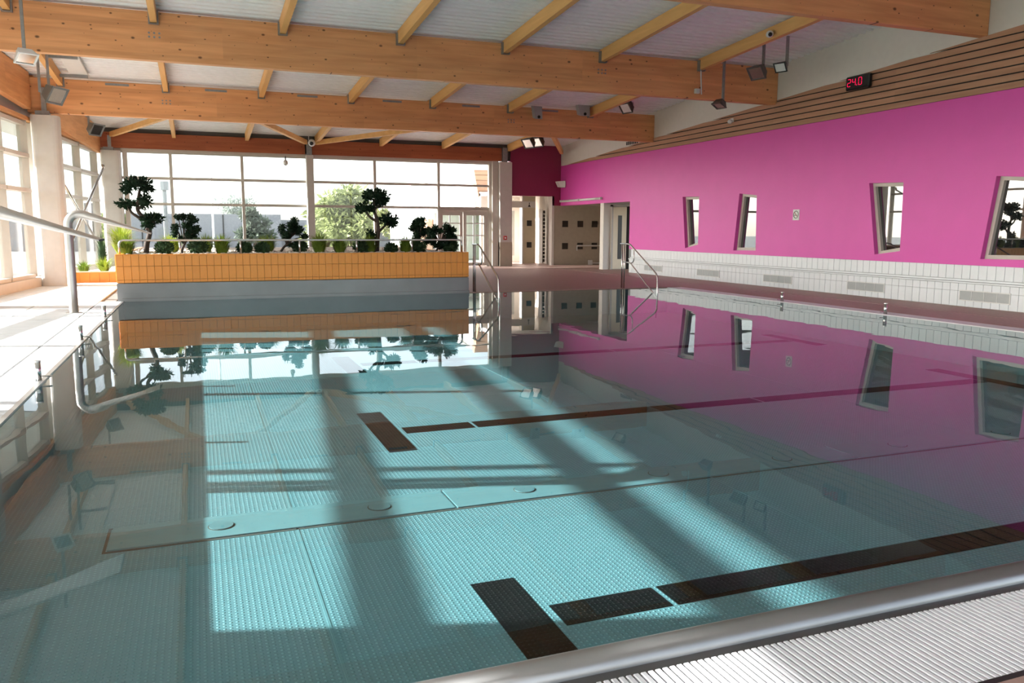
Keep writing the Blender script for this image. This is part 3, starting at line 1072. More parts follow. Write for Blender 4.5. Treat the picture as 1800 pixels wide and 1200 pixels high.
# centre post and right post of the facade
e = empty('facade_post', (4.28, YB, 0), 'slim pale post in the middle of the back glazing', 'post')
MB().box(4.16, 4.45, YB-.25, YB+.02, 0, 4.5).build('shaft', 'column_paint', e, bevel=.02)
MB().box(4.2, 4.40, YB-.2, YB-.105, 4.5, 5.0).build('head', 'galv', e)
e = empty('facade_post', (12.5, YB, 0), 'pale square column between the glazed door and the corridor opening', 'post')
MB().box(12.06, 12.33, YB-.1, YB+.2, 0, 4.53).build('pilaster', 'frame_paint', e)
MB().box(12.34, 12.92, YB-.25, YB+.15, 0, 4.5).build('shaft', 'column_paint', e, bevel=.02)
MB().box(12.5, 12.72, YB-.2, YB, 4.42, 5.1).build('head', 'galv', e)
MB().box(12.34, 12.925, YB-.26, YB+.15, 0, 1.05).build('base_tiles', 'beige', e)
# round fire alarm point on that column
e = empty('fire_call_point', (12.6, YB-.26, 1.15), 'small red call point on the column by the corridor opening', 'alarm')
MB().box(12.5, 12.66, YB-.31, YB-.26, 1.15, 1.32).build('case', 'red_plastic', e, bevel=.012)
MB().box(12.545, 12.615, YB-.316, YB-.31, 1.20, 1.27).build('push_plate', 'white_plastic', e)
# crossed steel rods in the last left bay
for nm, a, b_ in (('falling', (27.2, 3.3), (32.6, .75)), ('rising', (27.2, .75), (32.9, 3.7))):
    of = .22 if nm == 'falling' else .32
    o = MB().tube([(wx(a[0], of), a[0], a[1]), (wx(b_[0], of), b_[0], b_[1])], .042, 10)
    o.tube([(wx(b_[0], of), b_[0], b_[1]-.02), (wx(b_[0]+.06, of), b_[0]+.06, b_[1]+.14 if nm == 'rising' else b_[1]-.1)], .055, 8)
    o = o.build('brace_rod', 'steel', smooth=True)
    tag(o, 'steel brace rod %s towards the back corner across the left glazing' % nm, 'rod', 'crossed brace rods')

# ================================================================== PLANTER
PX0, PX1, PT = -1.70, 6.42, 1.02
pl = empty('planter', (2.3, YF, 0), 'long raised planter faced with orange tiles at the far pool edge', 'planter')
MB().box(PX0+.02, PX1-.02, YF+.03, 27.5, .0, .98).build('core', 'grout_orange', pl)
MB().box(PX0+.1, PX1, YF-.005, YF+.06, -.012, .385).build('steel_band', 'steel_band', pl)
MB().box(PX0+.1, PX1, YF-.05, YF-.003, -.012, .06).build('steel_foot', 'steel_band', pl)
MB().box(XL-.12, PX0+.12, YF+.0, YF+.05, .0, .39).build('steel_end', 'steel_band', pl)
tw = (PX1-PX0)/52
rows = [(.405, .465), (.47, .765), (.77, 1.012)]
tm = [MB().box(.0025, tw-.0025, -.015, .03, a, b_).mesh('tile', 'tile_orange', bevel=.003) for a, b_ in rows]
for me_ in tm:
    for i in range(52):
        link('tile', me_, pl, (PX0+i*tw-2.3, .0, 0))
for i in range(6):
    for a, b_ in rows[1:]:
        MB().box(PX0-.012, PX0+.02, YF+.03+i*1.15, YF+1.17+i*1.15, a, b_).build('side_tile', 'tile_orange', pl)
MB().box(PX0, PX1, YF-.012, YF+.14, 1.012, 1.03).build('cap', 'tile_orange', pl, bevel=.004)
MB().box(PX0, PX0+.14, YF+.14, 27.4, 1.012, 1.03).build('cap', 'tile_orange', pl, bevel=.004)
MB().box(PX1-.14, PX1, YF+.14, 27.4, 1.012, 1.03).build('cap', 'tile_orange', pl, bevel=.004)
pb = MB().box(PX0+.14, PX1-.14, YF+.14, 27.4, .98, 1.005)
rnd = random.Random(3)
pbm = pb.build('pebble_bed', 'pebble', pl)
ps = MB()
for _ in range(1400):
    s = rnd.uniform(.02, .05)
    ps.ell((rnd.uniform(PX0+.18, PX1-.18), YF+.2+abs(rnd.gauss(0, 1.6)) % 6.5, 1.005+s*.2), (s, s, s*.6), 6, 4, .15, rnd)
tag(ps.build('pebbles', 'pebble', pl), kind='stuff')
# lower planter by the left wall
lp = empty('planter', (-2.5, 27, 0), 'low orange planter kerb between the left column and the tall planter', 'planter')
for i in range(7):
    x0 = -3.55+i*.262
    MB().box(x0+.003, x0+.259, 26.9, 26.94, .0, .30).build('tile', 'tile_orange', lp)
MB().hexa([(-3.55, 26.94, 0), (PX0-.02, 26.94, 0), (PX0-.02, YB-.4, 0), (-2.6, YB-.4, 0), (-3.55, 26.94, .26), (PX0-.02, 26.94, .26), (PX0-.02, YB-.4, .26), (-2.6, YB-.4, .26)]).build('bed', 'pebble', lp)
MB().box(-3.57, PX0, 26.88, 27.02, .30, .33).build('cap', 'beige_light', lp)
# rail on the planter
rl = empty('planter_rail', (2.3, 20, 1.03), 'low stainless handrail standing along the front of the planter', 'rail')
zt = 1.335
path = [(-1.63, 20.0, 1.03), (-1.63, 20.0, zt-.1)]+arc((-1.53, 20, zt-.1), .1, math.pi, math.pi/2, (1, 0, 0), (0, 0, 1))[1:]
path += [p for p in arc((6.22, 20, zt-.1), .1, math.pi/2, 0, (1, 0, 0), (0, 0, 1))]+[(6.32, 20, 1.03)]
MB().tube(path, .024, 10).build('top_rail', 'steel', rl, smooth=True)
for x in (-.38, .93, 2.27, 3.63, 5.01):
    MB().tube([(x, 20, 1.03), (x, 20, zt)], .022, 10).build('post', 'steel', rl, smooth=True)

# ---- plants
def curve_pts(pts, n=5):
    P = [Vector(p) for p in pts]
    out_ = []
    for i in range(len(P)-1):
        p0 = P[max(i-1, 0)]; p1 = P[i]; p2 = P[i+1]; p3 = P[min(i+2, len(P)-1)]
        for k in range(n):
            t = k/n
            out_.append(.5*((2*p1)+(p2-p0)*t+(2*p0-5*p1+4*p2-p3)*t*t+(3*p1-p0-3*p2+p3)*t**3))
    out_.append(P[-1])
    return out_


def bonsai(base, trunk, limbs, pads, label, seed):
    rnd_ = random.Random(seed)
    bx_, by_, bz_ = base
    e = empty('cloud_pruned_tree', base, label, 'bonsai', 'tall cloud-pruned trees')
    def W_(p):
        return (bx_+p[0], by_+p[1], bz_+p[2])
    tp = curve_pts([W_(p) for p in trunk])
    n_ = len(tp)
    MB().tube(tp, [.065-.038*i/n_ for i in range(n_)], 8).build('trunk', 'bark', e, smooth=True)
    for lm in limbs:
        lp_ = curve_pts([W_(p) for p in lm])
        MB().tube(lp_, [.038-.018*i/len(lp_) for i in range(len(lp_))], 7).build('branch', 'bark', e, smooth=True)
    for (x, y, z, rx, rz) in pads:
        c = W_((x, y, z))
        q = MB().ell(c, (rx*.75, rx*.6, rz*.6), 12, 6, .15, rnd_)
        q.leaves(c, (rx, rx*.8, rz), int(260*rx/.3), .075, rnd_, .25, .6)
        q.build('foliage_pad', 'leaf_dark', e)


PZ = 1.0


def px2x(px, Y):
    """world x at depth Y for a column measured on the photograph, near eye level"""
    t = (fwd*1425+r2*(px-900)-u2*(430-600))
    return t.x/t.y*Y


bonsai((px2x(256, 20.7), 20.7, PZ), [(0, 0, 0), (.03, 0, .25), (.10, 0, .5), (.05, 0, .75), (-.12, 0, 1.0), (-.10, 0, 1.25), (-.05, 0, 1.5)],
       [[(.03, 0, .55), (.12, 0, .68), (.2, 0, .75)], [(-.05, 0, .8), (-.25, 0, .95), (-.32, 0, 1.1)], [(-.1, 0, 1.05), (.02, 0, 1.15), (.08, 0, 1.25)]],
       [(-.10, 0, 1.62, .33, .15), (-.32, 0, 1.47, .12, .10), (.10, 0, 1.50, .14, .09), (-.36, 0, 1.15, .22, .10), (.02, 0, 1.2, .17, .17), (.16, 0, .82, .26, .12), (.08, 0, .66, .13, .10)],
       'tall cloud-pruned tree at the left end of the planter', 1)
bonsai((px2x(662, 20.7), 20.7, PZ), [(0, 0, 0), (.02, 0, .3), (.05, 0, .6), (.02, 0, .85), (-.06, 0, 1.1), (-.02, 0, 1.35)],
       [[(.03, 0, .5), (.22, 0, .68), (.33, 0, .78)], [(.0, 0, .8), (-.18, 0, .92), (-.26, 0, 1.1)], [(-.04, 0, 1.1), (.10, 0, 1.2)], [(.02, 0, .3), (-.1, 0, .42)]],
       [(.02, 0, 1.46, .33, .14), (.22, 0, 1.36, .11, .1), (-.22, 0, 1.38, .1, .07), (-.27, 0, 1.12, .25, .13), (.12, 0, 1.26, .14, .08), (.33, 0, .83, .26, .15), (.42, 0, .74, .12, .1), (-.13, 0, .46, .12, .12), (-.18, 0, .34, .08, .07)],
       'tall cloud-pruned tree right of the centre post', 2)


def pompom(base, crown, nb, label, seed, lean=(0, 0)):
    rnd_ = random.Random(seed)
    bx_, by_, bz_ = base
    e = empty('pompom_pine', base, label, 'bonsai', 'small pompom pines')
    cx, cz, rx, rz = crown
    MB().tube(curve_pts([base, (bx_+lean[0]*.4, by_, bz_+.15), (bx_+lean[0], by_, bz_+cz-rz*.8)]), .03, 7).build('trunk', 'bark', e, smooth=True)
    root = Vector((bx_+lean[0]*.6, by_, bz_+.22))
    for k in range(nb):
        an = rnd_.uniform(0, 2*math.pi)
        q = math.sqrt(rnd_.uniform(.05, 1))
        p = Vector((bx_+cx+math.cos(an)*rx*q, by_+rnd_.uniform(-.2, .2), bz_+cz+math.sin(an)*rz*q))
        MB().tube([root, (root+p)/2+Vector((0, 0, .04)), p], .012, 5).build('branch', 'bark', e)
        r_ = rnd_.uniform(.07, .10)
        m_ = MB().ell(p, r_*.8, 9, 6, .1, rnd_)
        m_.leaves(p, r_, 70, .05, rnd_, .2, .7)
        m_.build('pompom', 'leaf_dark', e)


pompom((px2x(318, 21.0), 21.0, PZ), (.12, .55, .30, .36), 20, 'pompom pine near the left end of the planter', 11, (.1, 0))
pompom((px2x(492, 21), 21.0, PZ), (.32, .50, .32, .30), 19, 'pompom pine just left of the centre post', 12, (.25, 0))
pompom((px2x(734, 21), 21.0, PZ), (.05, .52, .28, .36), 22, 'open pompom pine right of the taller cloud-pruned tree', 13, (.05, 0))
pompom((px2x(766, 20.6), 20.6, PZ), (.15, .42, .42, .28), 30, 'dense pompom pine at the right end of the planter', 14, (.2, 0))


def grass(base, h, spread, n_, mt, label, seed, mm='grass_clump', cat='grass plant', group='grass clumps in the planter'):
    rnd_ = random.Random(seed)
    m_ = MB()
    b0 = Vector(base)
    for _ in range(n_):
        a = rnd_.uniform(0, 2*math.pi)
        q = rnd_.uniform(0, 1)**.7
        p0 = b0+Vector((math.cos(a)*.10*q, math.sin(a)*.10*q, 0))
        L = h*rnd_.uniform(.5, 1.3)
        d = Vector((math.cos(a)*spread*q*1.2, math.sin(a)*spread*q*1.2, L*(1-.25*q)))
        pm = p0+Vector((d.x*.35, d.y*.35, L*.6))
        p1 = p0+d
        s = Vector((-math.sin(a), math.cos(a), 0))*.009
        m_.add([p0-s, p0+s, pm+s*.9, pm-s*.9, p1], [(0, 1, 2, 3), (3, 2, 4)])
    m_.ell(b0+Vector((0, 0, h*.2)), (spread*.33, spread*.33, h*.2), 8, 6, .2, rnd_)
    o = m_.build(mm, mt, loc=base)
    tag(o, label, cat, group)
    return o


def bush(base, r, label, seed, mt='leaf_bush'):
    rnd_ = random.Random(seed)
    e = empty('round_shrub', base, label, 'shrub', 'low round shrubs in the planter')
    c = (base[0], base[1], base[2]+r*.8)
    MB().tube([base, (base[0], base[1], base[2]+r*.5)], .02, 6).build('stem', 'bark', e)
    m_ = MB().ell(c, (r*.8, r*.8, r*.68), 10, 7, .12, rnd_)
    m_.leaves(c, (r*1.02, r*1.0, r*.85), 420, .06, rnd_, .3, .7)
    m_.build('foliage', mt, e)
    return e


gl = [(222, 20.5, .38, .20, 'leaf_grass', 'grass clump at the far left end of the planter, under the rail bend'),
      (213, 21.3, .60, .30, 'leaf_yellow', 'tall yellow-green grass behind the rail bend'),
      (302, 21.6, .42, .30, 'leaf_yellow', 'yellow grass clump beneath the left pompom pine'),
      (362, 21.5, .40, .20, 'leaf_grass', 'grass clump half hidden behind the third shrub'),
      (390, 20.5, .40, .22, 'leaf_grass', 'vase-shaped grass clump right of the left pompom pine'),
      (470, 21.8, .40, .30, 'leaf_grass', 'wide grass clump left of the second pompom pine'),
      (561, 20.5, .44, .24, 'leaf_grass', 'full grass clump just right of the centre post'),
      (597, 20.5, .36, .22, 'leaf_grass', 'vase-shaped grass clump between centre post and cloud-pruned tree'),
      (650, 20.6, .40, .18, 'leaf_grass', 'grass clump left of the right cloud-pruned tree trunk'),
      (713, 20.5, .38, .22, 'leaf_grass', 'grass clump under the open pompom pine')]
for i, (px, Y_, h, s, mt, lb) in enumerate(gl):
    grass((px2x(px, Y_), Y_, PZ), h*1.05, s*1.1, 420, mt, lb, 100+i)
bl = [(288, 20.4, .19, 'grey-green round shrub left of the first rail post'), (348, 20.5, .22, 'wide round shrub right of the first rail post'),
      (430, 20.5, .17, 'round shrub at the second rail post'), (461, 20.4, .16, 'round shrub right of the second rail post'), (527, 21.0, .18, 'round shrub behind the third rail post'),
      (634, 20.5, .19, 'round shrub at the fourth rail post'), (687, 20.4, .15, 'single round shrub right of the right cloud-pruned tree'), (735, 20.5, .19, 'round shrub at the fifth rail post'),
      (792, 20.5, .19, 'round shrub at the right end of the planter rail')]
for i, (px, Y_, r_, lb) in enumerate(bl):
    bush((px2x(px, Y_), Y_, PZ), r_, lb, 200+i)
for i, (x, y, h, s, mt, lb) in enumerate([(-3.25, 27.6, .34, .22, 'leaf_grass', 'green tuft in the low kerb bed beside the fountain pipe'),
                                         (-2.75, 28.2, .42, .40, 'leaf_yellow', 'yellow-green grass in the low kerb bed, middle of three'),
                                         (-2.15, 28.0, .50, .40, 'leaf_yellow', 'bright grass in the low kerb bed against the tall planter'),
                                         (-3.0, 30.5, 1.1, .15, 'leaf_bush', 'slender upright plant by the left glazing')]):
    grass((x, y, .26), h, s, 240, mt, lb, 300+i, group='grass plants in the low bed')

# ================================================================== POOL FITTINGS
def swan(base, label, name='water_jet'):
    """swan-neck water jet: round riser bending into a widening flat nozzle"""
    bx_, by_, _ = base
    e = empty('swan_neck_fountain', base, label, 'fountain', 'swan-neck water jets on the left deck')
    R_ = .078
    secs = []
    for z in (0, .5, 1.0, 1.5, 1.66):
        secs.append(((bx_, z), (1, 0), R_, R_))
    cx, cz, rr = bx_+.20, 1.66, .20
    end = math.radians(107)
    for k in range(1, 9):
        a = end*k/8
        p = (cx-rr*math.cos(a), cz+rr*math.sin(a))
        t = (math.sin(a), math.cos(a))
        secs.append((p, (t[1], -t[0]), R_, R_))
    p0 = secs[-1][0]
    t = (math.sin(end), math.cos(end))
    nrm = (t[1], -t[0])
    for k in range(1, 9):
        q = k/8
        p = (p0[0]+t[0]*1.22*q, p0[1]+t[1]*1.22*q)
        secs.append((p, nrm, R_*(1-q)+.012*q+.0, R_+(.26-R_)*q))
    vs_, fs_ = [], []
    N = 20
    for (p, nr, rh, rw) in secs:
        for k in range(N):
            a = 2*math.pi*k/N
            vs_.append((p[0]+nr[0]*rh*math.cos(a), by_+rw*math.sin(a), p[1]+nr[1]*rh*math.cos(a)))
    for i in range(len(secs)-1):
        for k in range(N):
            fs_.append((i*N+k, i*N+(k+1) % N, (i+1)*N+(k+1) % N, (i+1)*N+k))
    fs_.append(tuple(range(N)))
    m_ = (len(secs)-1)*N
    m_b = MB()
    m_b.add(vs_, fs_)
    m_b.build('pipe', 'nozzle_steel', e, smooth=True)
    MB().add([vs_[m_+k] for k in range(N)], [tuple(range(N))]).build('nozzle_mouth', 'dark_gap', e)
    MB().tube([(bx_, by_, 0), (bx_, by_, .012)], .14, 20).build('base_plate', 'steel_matt', e)
    return e


swan((-2.25, 17.3, 0), 'swan-neck water jet whose full riser stands on the left deck')
swan((-2.22, 8.1, 0), 'nearer swan-neck water jet, only its nozzle reaching in from the left edge')

for i, (x, y, lb) in enumerate([(-1.64, 9.67, 'short steel rope anchor on the left pool edge, nearest the camera'), (-1.64, 13.05, 'short steel rope anchor on the left pool edge, middle one'),
                                (-1.64, 16.3, 'short steel rope anchor on the left pool edge, farthest one'), (12.38, 15.0, 'short steel rope anchor on the right pool edge, farther one'),
                                (12.38, 12.0, 'short steel rope anchor on the right pool edge, nearer one')]):
    e = empty('rope_anchor', (x, y, 0), lb, 'anchor', 'lane rope anchors on the pool edge')
    st = MB().tube([(x, y, 0), (x, y, .20)], .035, 12).build('stub', 'steel', e, smooth=True)
    MB().tube([(x, y, .20), (x, y, .215)], .037, 12).build('cap', 'steel_matt', st)
    s = -1 if x < 0 else 1
    MB().tube([(x-s*.0, y, .05), (x-s*.13, y, .045)], .009, 6).build('hook', 'steel', e)


def stair_rail(x, label):
    e = empty('stair_handrail', (x, 19.9, 0), label, 'handrail', 'stainless stair rails into the pool')
    zt_ = 1.22
    r_ = .021
    MB().tube([(x, 19.95, 0), (x, 19.95, zt_)], r_, 10).build('post', 'steel', e, smooth=True)
    MB().tube([(x, 19.82, 0), (x, 19.82, zt_)], r_*.8, 10).build('post', 'steel', e, smooth=True)
    MB().tube([(x, 20.05, zt_), (x, 19.6, zt_), (x, 19.5, zt_-.02), (x, 18.15, .50), (x, 18.06, .40), (x, 18.05, -.3), (x, 18.1, -.64)], r_, 10).build('top_rail', 'steel', e, smooth=True)
    MB().tube([(x, 19.95, .72), (x, 19.55, .72), (x, 19.45, .69), (x, 18.42, .08), (x, 18.1, -.12)], r_*.9, 10).build('lower_rail', 'steel', e, smooth=True)
    MB().tube([(x, 19.30, zt_-.10), (x, 19.30, .80), (x, 19.36, .73), (x, 19.5, .70)], r_*.7, 8).build('loop', 'steel', e, smooth=True)
    return e


stair_rail(6.62, 'stainless stair handrail against the right end of the orange planter')
stair_rail(10.95, 'stainless stair handrail in front of the cream door')

# ================================================================== RIGHT WALL FITTINGS
for i, (ya, yb) in enumerate([(26.09, 24.86), (22.70, 21.47), (19.33, 18.11), (16.06, 14.85), (12.80, 11.61)]):
    e = empty('air_grille', (XW-.1, (ya+yb)/2, .12), 'grey air grille in the white tiles, %s from the far end' % ORD[i], 'grille', 'air grilles in the tiled base')
    x0 = XW-.112
    MB().box(x0, XW-.09, yb, ya, .335, .355).build('frame_bar', 'white_plastic', e)
    MB().box(x0, XW-.09, yb, ya, .125, .145).build('frame_bar', 'white_plastic', e)
    MB().box(x0, XW-.09, yb, yb+.02, .145, .335).build('frame_bar', 'white_plastic', e)
    MB().box(x0, XW-.09, ya-.02, ya, .145, .335).build('frame_bar', 'white_plastic', e)
    MB().box(XW-.098, XW-.0935, yb+.02, ya-.02, .145, .335).build('mesh_back', 'grille', e)
    for k in range(9):
        z = .155+k*.02
        MB().box(x0+.004, XW-.098, yb+.02, ya-.02, z, z+.010).build('louvre', 'grille', e)
    for k in (1, 2, 3):
        y = yb+(ya-yb)*k/4
        MB().box(x0+.002, XW-.098, y-.004, y+.004, .145, .335).build('divider', 'white_plastic', e)
# no-smoking sign
e = empty('no_smoking_sign', (XW, 18.18, 2.02), 'small white no-smoking sign on the pink wall between two windows', 'sign')
MB().box(XW-.012, XW, 18.06, 18.31, 1.88, 2.17).build('plate', 'white_plastic', e)
ring = arc((XW-.014, 18.185, 2.03), .095, 0, 2*math.pi, (0, 1, 0), (0, 0, 1), 24)
MB().tube(ring, .012, 6, False).build('ring', 'sign_grey', e)
MB().bar((XW-.014, 18.25, 2.10), (XW-.014, 18.12, 1.96), .02, .006).build('slash', 'red_post', e)
MB().bar((XW-.013, 18.25, 2.015), (XW-.013, 18.13, 2.015), .008, .022).build('cigarette', 'sign_grey', e)
# digital display
e = empty('digital_display', (XW-.1, 16.1, 5.05), 'black digital display reading 24.0 in red on the timber slats', 'display')
cs = MB().box(XW-.16, XW-.03, 15.70, 16.46, 5.03, 5.36).build('case', 'black_plastic', e, bevel=.03)
SEG = {'2': 'abged', '4': 'fgbc', '0': 'abcdef'}


def digit(ch, y0, z0, w_, h_):
    # y runs down the wall: left of the digit is at the larger y
    g_ = {'a': ((0, 1), (1, 1)), 'b': ((1, 1), (1, .5)), 'c': ((1, .5), (1, 0)), 'd': ((0, 0), (1, 0)), 'e': ((0, 0), (0, .5)), 'f': ((0, .5), (0, 1)), 'g': ((0, .5), (1, .5))}
    m_ = MB()
    for s in SEG[ch]:
        (a, b_), (c, d_) = g_[s]
        p = Vector((XW-.163, y0-a*w_, z0+b_*h_))
        q = Vector((XW-.163, y0-c*w_, z0+d_*h_))
        d = (q-p)*.08
        m_.bar(p+d, q-d, .006 if abs(p.z-q.z) < .01 else .013, .013 if abs(p.z-q.z) < .01 else .006, side=(1, 0, 0) if abs(p.z-q.z) < .01 else (0, 1, 0))
    m_.build('digit', 'led_red', cs)


digit('2', 16.38, 5.12, .10, .17)
digit('4', 16.22, 5.12, .10, .17)
MB().box(XW-.165, XW-.16, 16.065, 16.085, 5.115, 5.135).build('decimal_point', 'led_red', cs)
digit('0', 16.02, 5.12, .10, .17)
# loudspeaker and strip lights in the far corner
e = empty('loudspeaker', (XW-.1, 33.4, 3.5), 'small white loudspeaker high in the far pink corner', 'loudspeaker')
MB().prism([(XW-.34, 33.35, 3.72), (XW-.05, 33.2, 3.74), (XW-.05, 33.2, 3.45), (XW-.22, 33.35, 3.48)], (0, .3, 0)).build('cabinet', 'white_plastic', e)
MB().box(XW-.06, XW, 33.28, 33.42, 3.5, 3.68).build('bracket', 'white_plastic', e)
for i, (a, b_) in enumerate(((33.6, 31.75), (31.6, 29.7))):
    e = empty('strip_light', (XW-.05, (a+b_)/2, 2.82), 'white tube light on the pink wall %s' % ('nearest the far corner' if i == 0 else 'above the alcove, nearer the door'), 'light', 'tube lights over the alcove')
    MB().box(XW-.05, XW, b_+.05, a-.05, 2.81, 2.90).build('tray', 'white_plastic', e)
    MB().tube([(XW-.085, b_, 2.86), (XW-.085, a, 2.86)], .045, 10).build('tube', 'white_plastic', e, smooth=True)
    MB().box(XW-.13, XW-.03, b_-.03, b_, 2.81, 2.91).build('end_cap', 'white_plastic', e)
    MB().box(XW-.13, XW-.03, a, a+.03, 2.81, 2.91).build('end_cap', 'white_plastic', e)
# grab pipe in the alcove
o = MB().tube([(16.15, YB-.1, .65), (16.15, YB-.1, .86), (16.2, YB-.1, .88), (17.38, YB-.1, .88), (17.42, YB-.1, .82), (17.42, YB-.1, .12), (17.38, YB-.1, .08), (16.9, YB-.1, .08)], .03, 8)
tag(o.build('grab_pipe', 'white_plastic', smooth=True), 'thin white bent pipe on the beige alcove wall', 'pipe')
o = MB().box(16.75, 16.93, YB-.16, YB-.03, 0, .22)
tag(o.build('pipe_box', 'white_plastic', bevel=.01), 'small white box at the foot of the alcove pipe', 'box')
# ventilation slots in the white wall near the corner
e = empty('wall_vent', (XW, 27.4, 4.8), 'small dark slotted vent low on the white upper wall', 'vent')
for k in range(7):
    MB().box(XW+.004, XW+.022, 27.0+k*.13, 27.07+k*.13, 4.78-.00*k, 4.90).build('slot', 'dark_tile', e)
# tiny camera on the slats
e = empty('wall_camera', (XW-.1, 21.2, 4.85), 'tiny white sensor on the timber slats', 'sensor')
MB().ell((XW-.12, 21.2, 4.86), (.07, .09, .07), 10, 6).build('ball', 'white_plastic', e, smooth=True)
MB().box(XW-.06, XW-.02, 21.14, 21.26, 4.84, 4.96).build('mount', 'white_plastic', e)

# ================================================================== CEILING FITTINGS
def flood(pos, aim, rods, label, body='grey_metal', lens='reflector', size=.30, group='floodlights under the roof'):
    """floodlight hung on square tubes: pos = centre of its front, aim = horizontal aim direction with tilt"""
    p = Vector(pos)
    d = Vector(aim).normalized()
    s = d.cross(Vector((0, 0, 1))).normalized()
    u = s.cross(d).normalized()
    e = empty('floodlight', p, label, 'floodlight', group)
    w_, h_, t_ = size, size*.78, size*.45

    def P(a, b_, c):
        return p+s*a+u*b_+d*c
    hs_ = MB().hexa([P(-w_*.35, -h_*.33, -t_), P(w_*.35, -h_*.33, -t_), P(w_*.5, -h_*.5, 0), P(-w_*.5, -h_*.5, 0),
               P(-w_*.35, h_*.33, -t_), P(w_*.35, h_*.33, -t_), P(w_*.5, h_*.5, 0), P(-w_*.5, h_*.5, 0)])
    hs_ = hs_.build('housing', body, e, bevel=.01)
    f_ = MB()
    for (a0, a1, b0, b1) in ((-.52, .52, -.53, -.43), (-.52, .52, .43, .53), (-.52, -.44, -.43, .43), (.44, .52, -.43, .43)):
        f_.hexa([P(a0*w_, b0*h_, 0), P(a1*w_, b0*h_, 0), P(a1*w_, b0*h_, .03), P(a0*w_, b0*h_, .03), P(a0*w_, b1*h_, 0), P(a1*w_, b1*h_, 0), P(a1*w_, b1*h_, .03), P(a0*w_, b1*h_, .03)])
    f_.build('bezel', body, hs_)
    MB().hexa([P(-.44*w_, -.43*h_, .0), P(.44*w_, -.43*h_, .0), P(.44*w_, -.43*h_, .014), P(-.44*w_, -.43*h_, .014),
               P(-.44*w_, .43*h_, .0), P(.44*w_, .43*h_, .0), P(.44*w_, .43*h_, .014), P(-.44*w_, .43*h_, .014)]).build('lens', lens, hs_)
    top = p-d*t_*.6
    for (dx, dy, zt_) in rods:
        q = Vector((top.x+dx, top.y+dy, top.z))
        MB().bar(q, (q.x, q.y, zr(q.y)), .055, .055, side=(1, 0, 0)).build('hanger_rod', 'galv', e)
    MB().bar(top-s*w_*.4, top+s*w_*.4, .03, .10).build('yoke', body, e)
    return e


def unpx(px, py, Y_):
    t = fwd*1425+r2*(px-900)-u2*(py-600)
    return EYE+t*(Y_/t.y)


flood(unpx(100, 168, 22.2), (.75, -.45, -.55), [(-.06, 0, 6.0), (-.26, .05, 6.0)], 'dark floodlight on two rods at the left, in front of the corner column', size=.52)
flood(unpx(46, 102, 18.2), (.3, -.5, -.8), [(0, 0, 6.2)], 'pale floodlight hanging low from one thin rod at the far left', body='white_plastic', size=.36)
flood(unpx(170, 228, 27.6), (.7, -.5, -.5), [(-.12, .0, 5.3)], 'small floodlight fixed against the left edge beam', size=.46)
flood(unpx(1330, 128, 17.5), (-.75, -.2, -.62), [(.12, 0, 6.2)], 'brown floodlight with a bright reflector at the right, in front of the big beam end', body='brown_metal', size=.44)
flood(unpx(1372, 118, 16.8), (-.75, -.3, -.55), [(.14, 0, 6.25)], 'black floodlight on a rod beside the brown one', body='black_plastic', lens='white_plastic', size=.30)
flood(unpx(1264, 185, 18.6), (-.45, -.1, -.9), [(.08, 0, 6.05)], 'floodlight hanging on a thin rod in front of the white wall', body='brown_metal', size=.32)
flood(unpx(1100, 190, 24.6), (-.75, -.2, -.6), [(.16, 0, 5.8)], 'floodlight on a rod before the right end of the farther beam', body='brown_metal', size=.46)
flood(unpx(928, 252, 29.5), (-.75, -.3, -.6), [(.16, 0, 5.5)], 'left one of the two dark floodlights in front of the shaded pink end wall', body='black_plastic', size=.50)
flood(unpx(944, 250, 30.0), (-.75, -.3, -.6), [(.16, 0, 5.45)], 'right one of the two dark floodlights in front of the shaded pink end wall', body='black_plastic', size=.50)
# two box loudspeakers on the farther beam
for i, (px, py, lb) in enumerate(((945, 198, 'slim grey loudspeaker tilted on the farther beam'), (1026, 193, 'squat grey loudspeaker beside a joist on the farther beam'))):
    c = unpx(px, py, 25.5)
    e = empty('beam_loudspeaker', c, lb, 'loudspeaker', 'grey loudspeakers on the beam')
    s = .13 if i == 0 else .19
    MB().hexa([(c.x-s, c.y-.12, c.z-.22), (c.x+s, c.y-.12, c.z-.22), (c.x+s, c.y+.12, c.z-.16), (c.x-s, c.y+.12, c.z-.16),
               (c.x-s*1.2, c.y-.02, c.z+.2), (c.x+s*1.2, c.y-.02, c.z+.2), (c.x+s*1.2, c.y+.2, c.z+.24), (c.x-s*1.2, c.y+.2, c.z+.24)]).build('cabinet', 'grille', e, bevel=.01)
    MB().tube([(c.x, c.y-.13, c.z-.15), (c.x, c.y-.11, c.z-.15)], .05, 10).build('port', 'dark_gap', e)
    MB().box(c.x-.05, c.x+.05, c.y+.1, 25.84, c.z-.03, c.z+.05).build('bracket', 'galv', e)
